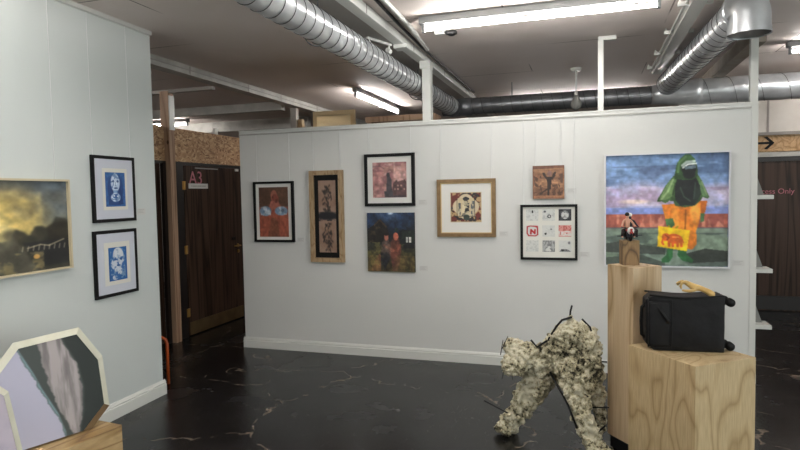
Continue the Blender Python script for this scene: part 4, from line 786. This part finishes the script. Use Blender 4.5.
# ---- suitcase lying on its side
SA = math.atan2(.035, .401); t = thing('suitcase', 'black fabric trolley suitcase lying on its side on the low plywood plinth', 'suitcase', (.318, 3.598, .73), SA)
b = BM(); vs = box(b, (0, 0, .002), (.41, .16, .325)); bmesh.ops.subdivide_edges(b, edges=b.edges[:], cuts=9, use_grid_fill=True)
for v in b.verts:
    x, y, z = v.co.x / .41, v.co.y / .16, v.co.z / .325
    k = max(0, (.12 - x) / .12); v.co.z += (.5 - z) * k * k * .07; v.co.y += (.5 - y) * k * k * .05
    v.co.y -= .012 * math.sin(math.pi * min(max(x, 0), 1)) * math.sin(math.pi * z) * (1 if y < .2 else -.3 if y > .8 else 0)
    v.co.z -= .014 * math.sin(math.pi * x) * (1 if z > .9 else 0); v.co += Vector((0, random.uniform(-.002, .002), random.uniform(-.0015, .0015) if z > .1 else 0))
o = obj('body', b, 'fabric', t, True); md = o.modifiers.new('bevel', 'BEVEL'); md.width = .018; md.segments = 3; md.limit_method = 'ANGLE'; md.angle_limit = R(50); baked(o)
b = BM(); vs = box(b, (.01, -.02, .03), (.125, .02, .285), .012); pk = obj('front_pocket', b, 'fabric', t, True)
b = BM(); sweep(b, [(.128, -.021, .02), (.13, -.024, .1), (.132, -.024, .2), (.13, -.02, .3)], .0025, 6); sweep(b, [(.015, -.022, .022), (.125, -.022, .03)], .002, 6); obj('zip', b, 'rubber', pk)
b = BM()
for x in (.012, .398):
    sweep(b, [(x, .01, .02), (x, .004, .16), (x, .01, .31)], .004, 8)
sweep(b, [(.015, .0, .321), (.2, -.006, .306), (.385, 0, .321)], .005, 8); sweep(b, [(.015, .155, .319), (.2, .16, .304), (.385, .155, .319)], .005, 8); obj('piping', b, 'rubber', t, True)
b = BM(); sweep(b, [(.005, .06, .06), (-.016, .06, .08), (-.02, .06, .16), (-.016, .06, .24), (.005, .06, .26)], .009, 8); obj('carry_handle', b, 'rubber', t, True)
b = BM(); sweep(b, [(.05, -.005, .27), (.075, -.024, .23), (.1, -.026, .19), (.118, -.026, .17)], .010, 8); obj('strap', b, 'rubber', t, True)
for z in (.285, .035):
    b = BM(); box(b, (.375, .05, z - .022), (.43, .11, z + .028), .008); sweep(b, [(.40, .08, z + .022), (.43, .07, z + .014), (.447, .07, z - .004)], .014, 8); o = obj('wheel_housing', b, 'rubber', t, True)
    b = BM(); cyl(b, (.452, .045, z - .008), (.452, .085, z - .008), .024, n=24); obj('wheel', b, 'rubber', o, True)
# ---- mannequin hand lying on the suitcase
def hp(u, v, dy=0): return W(u, v - 1.2, 3.64 + dy)
P = [hp(704, 290.5), hp(696, 288.5), hp(690, 286.2), hp(686, 284, .0), hp(715, 297.5), hp(709, 293.5)]
E2 = [(0, 1), (1, 2), (2, 3), (0, 5), (5, 4)]; Rr = [.017, (.021, .019), (.020, .017), .012, .021, .019]
def fing(base, pts, rs):
    i0 = len(P)
    for q in pts: P.append(q)
    Rr.extend(rs); E2.append((base, i0)); E2.extend([(i0 + k, i0 + k + 1) for k in range(len(pts) - 1)])
fing(3, [hp(685.2, 283.0, -.026), hp(682.2, 283.5, -.028), hp(680.9, 286.6, -.028), hp(681.2, 290.2, -.026)], [.008, .0075, .007, .006])
fing(3, [hp(684.6, 282.6, -.008), hp(680.5, 282.4, -.010), hp(676.2, 284.9, -.010)], [.008, .0075, .0055])
fing(3, [hp(684.6, 282.8, .012), hp(680.2, 283.2, .014), hp(676.8, 286.5, .014)], [.008, .0075, .0055])
fing(3, [hp(685.5, 283.8, .03), hp(682.4, 284.8, .034), hp(679.3, 288.0, .034)], [.0072, .0065, .005])
fing(1, [hp(694, 291.3, -.02), hp(689.5, 292.3, -.028), hp(685.5, 292.0, -.028), hp(681.8, 291.3, -.026)], [.011, .009, .008, .006])
o = skin('mannequin_hand', P, E2, Rr, 'hand', None, 2); tag(o, 'yellow ochre mannequin hand with curled fingers resting on the black suitcase', 'mannequin hand')

# ---- crawling foam figure
rn = random.Random(11); b = BM()
SK = {
 'head': [((514, 350), 3.88, .070), ((519, 361), 3.88, .088), ((510, 364), 3.86, .062), ((528, 352), 3.9, .072)],
 'neck': [((528, 360), 3.9, .078), ((540, 366), 3.92, .080), ((550, 354), 3.92, .090)],
 'back': [((550, 354), 3.92, .090), ((560, 342), 3.9, .10), ((572, 334), 3.88, .10), ((584, 342), 3.86, .098), ((588, 358), 3.84, .095)],
 'chest': [((560, 358), 3.93, .10), ((572, 364), 3.86, .095), ((586, 374), 3.84, .09)],
 'arm': [((546, 366), 3.93, .085), ((536, 378), 3.95, .080), ((528, 394), 3.97, .088), ((521, 408), 3.97, .080), ((511, 422), 3.965, .066), ((506, 430), 3.95, .055)],
 'arm2': [((556, 362), 4.05, .06), ((546, 382), 4.1, .055), ((536, 396), 4.1, .05)],
 'leg': [((570, 368), 3.84, .085), ((572, 384), 3.80, .075), ((578, 402), 3.76, .066), ((585, 422), 3.73, .056), ((591, 438), 3.70, .05), ((593, 450), 3.68, .05)],
 'foot': [((597, 448), 3.68, .04), ((604, 450), 3.64, .034), ((611, 455), 3.6, .028)],
 'leg2': [((590, 372), 3.88, .075), ((595, 390), 3.90, .055), ((599, 406), 3.90, .042), ((601, 420), 3.90, .036), ((598, 434), 3.9, .032)],
}
for k, pts in SK.items():
    for i in range(len(pts)):
        (uv, y, r) = pts[i]; c = W(*uv, y)
        segs = [(c, r)]
        if i + 1 < len(pts):
            c2 = W(*pts[i + 1][0], pts[i + 1][1]); r2 = pts[i + 1][2]; segs += [(c.lerp(c2, q), r + (r2 - r) * q) for q in (.33, .66)]
        for cc, rr in segs:
            cc = Vector((cc.x, cc.y, max(cc.z, rr * .75))); sph(b, cc, rr * .86, 2)
            for _ in range(9 if rr > .05 else 4):
                d = Vector((rn.gauss(0, 1), rn.gauss(0, 1), rn.gauss(0, 1))).normalized(); q = rn.uniform(.022, .05) * min(1, rr / .06); p = cc + d * (rr - q * .45)
                sph(b, (p.x, p.y, max(p.z, q)), q, 1, (1, 1, rn.uniform(.8, 1.2)))
for v in b.verts: v.co.z = max(v.co.z, .001)
o = obj('crawling_figure', b, 'foam')
md = o.modifiers.new('r', 'REMESH'); md.mode = 'VOXEL'; md.voxel_size = .0065; md.use_smooth_shade = True
tx = bpy.data.textures.new('lumps', 'CLOUDS'); tx.noise_scale = .03; tx.noise_depth = 4
dm = o.modifiers.new('d', 'DISPLACE'); dm.texture = tx; dm.strength = .05; dm.mid_level = .5
baked(o); o.data.materials.clear(); o.data.materials.append(MT['foam'])
for v in o.data.vertices: v.co.z = max(v.co.z, .001)
tag(o, 'lumpy cream foam figure crawling on hands and feet beside the tall plinth', 'sculpture')
def stick(pts, r=.005, name='protruding_stick'):
    b = BM(); sweep(b, pts, r, 8); s = obj(name, b, 'rubber', o, True); return s
stick([W(484, 400.5, 3.85), W(500, 409, 3.9), W(516, 417, 3.94)])
stick([W(572, 305.5, 3.88), W(570.5, 311, 3.88), W(569.5, 322, 3.88)], .006); stick([W(590, 344, 3.85), W(598, 341.6, 3.82)], .005); stick([W(592, 361, 3.85), W(607, 362, 3.82)], .005)
stick([W(590, 407.5, 3.86), W(609, 407.5, 3.84)], .004); stick([W(598, 432, 3.82), W(605.5, 425.5, 3.82)], .006)
stick([W(531, 340, 3.82), W(537, 347, 3.83), W(548, 340, 3.84), W(556, 327, 3.82), W(562, 320, 3.84), W(572, 317, 3.84)], .007, 'spine_cord')
stick([W(550, 372, 3.82), W(557, 385, 3.76), W(568, 405, 3.7), W(577, 428, 3.66)], .007, 'leg_cord'); stick([W(582, 319, 3.86), W(590, 327, 3.84), W(597, 350, 3.82)], .006, 'rump_cord')
for (u0, v0, u1, v1) in ((505, 366, 502, 379), (510, 366, 513, 380), (503, 340, 500.5, 355), (508, 336, 502, 349)): stick([W(u0, v0, 3.83), W(u1, v1, 3.82)], .0028, 'loose_fibre')

# ---- octagonal panels on a timber block
t = thing('timber_beam_block', 'sawn timber block on the floor in front of the left wall, carrying two octagonal panels', 'block', (-2.548, 2.652, 0), R(90))
t.rotation_euler = (0, 0, math.atan2(.358, .036) )
# local x runs along its length towards the far end, y towards the wall
b = BM(); box(b, (-1.1, 0, 0), (0, .30, .36), .003); obj('block', b, 'pine', t)
def octo(label, base, ang, lean, pts_out, insets, W_, H_, name='octagonal_panel', low=()):
    t = thing(name, label, 'artwork', base); t.rotation_euler = (Matrix.Rotation(ang, 3, 'Z') @ Matrix.Rotation(lean, 3, 'X')).to_euler()
    n = len(pts_out); cx = sum(p[0] for p in pts_out) / n; cz = sum(p[1] for p in pts_out) / n
    # inner ring by moving each side inwards
    inn = []
    for i in range(n):
        p0, p1, p2 = Vector(pts_out[i - 1]), Vector(pts_out[i]), Vector(pts_out[(i + 1) % n])
        def off(a, c, inset):
            d = (c - a).normalized(); nn = Vector((-d.y, d.x)); nn = nn if nn.dot(Vector((cx, cz)) - a) > 0 else -nn; return a + nn * inset, d
        a1, d1 = off(p0, p1, insets[i - 1]); a2, d2 = off(p1, p2, insets[i]); den = d1.x * d2.y - d1.y * d2.x; s = ((a2 - a1).x * d2.y - (a2 - a1).y * d2.x) / den; inn.append(a1 + d1 * s)
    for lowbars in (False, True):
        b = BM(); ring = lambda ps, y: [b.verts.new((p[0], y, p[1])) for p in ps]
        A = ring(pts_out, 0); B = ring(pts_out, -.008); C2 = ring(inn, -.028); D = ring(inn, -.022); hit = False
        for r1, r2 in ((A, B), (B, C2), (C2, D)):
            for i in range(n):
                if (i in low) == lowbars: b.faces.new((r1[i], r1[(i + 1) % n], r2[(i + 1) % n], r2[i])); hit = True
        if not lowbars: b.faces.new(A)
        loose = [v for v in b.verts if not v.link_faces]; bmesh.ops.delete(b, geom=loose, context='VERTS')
        if hit: obj('lower_edge' if lowbars else 'sloping_frame', b, 'edgeshade' if lowbars else 'octframe', t)  # brown on the down-facing bars paints in their shade
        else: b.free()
    a = octagon_art(2 if name.startswith('pale') else 1); me = a.mesh('art', W_, H_); bm2 = bmesh.new(); bm2.from_mesh(me); xs = [p.x for p in inn]; zs = [p.y for p in inn]
    for v in bm2.verts: v.co = ((v.co.x / W_ + .5) * (max(xs) - min(xs)) + min(xs), -.0235, v.co.z / H_ * (max(zs) - min(zs)) + min(zs))
    cz2 = Vector((cx, 0, cz))
    for i in range(n):
        p, q = inn[i], inn[(i + 1) % n]; d = (q - p).normalized(); nn = Vector((d.y, 0, -d.x)); nn = nn if nn.dot(Vector((p.x, 0, p.y)) - cz2) > 0 else -nn
        bmesh.ops.bisect_plane(bm2, geom=bm2.verts[:] + bm2.edges[:] + bm2.faces[:], plane_co=(p.x, -.0235, p.y), plane_no=nn, clear_outer=True)
    bm2.to_mesh(me); bm2.free(); obj('printed_face', me, None, t)
    return t
OCT = [(-.0, .0), (.374, 0.0), (.482, .095), (.473, .385), (.361, .573), (.03, .555), (-.09, .42), (-.09, .12)]
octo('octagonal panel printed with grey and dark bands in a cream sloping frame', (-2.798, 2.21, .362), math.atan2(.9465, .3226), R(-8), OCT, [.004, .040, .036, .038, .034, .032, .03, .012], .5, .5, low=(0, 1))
octo('pale octagonal panel cut off by the picture edge, nearer on the timber block', (-2.717, 1.665, .362), math.atan2(.9465, .3226), R(-8), [(0, 0), (.412, 0), (.43, .03), (.39, .385), (.32, .46), (.03, .47), (-.08, .36), (-.08, .1)], [.028] * 8, .4, .3, 'pale_octagonal_panel')

# ---- orange stool mostly hidden by the left wall's end
t = thing('tubular_stool', 'orange tubular stool leg peeping past the left wall\'s end', 'stool', (-3.825, 4.13, 0))
for sx in (-1, 1):
    b = BM(); x = sx * .17 if sx < 0 else .26; sweep(b, [(x, -.14, .0), (x, -.14, .36), (x - .01, -.135, .40), (x - .035, -.11, .425), (x - .035, .11, .425), (x - .01, .135, .40), (x, .14, .36), (x, .14, 0)], .014, 10); obj('leg', b, 'orange', t, True)
b = BM(); box(b, (-.2, -.15, .44), (.2, .15, .47), .01); obj('seat', b, 'seat', t)
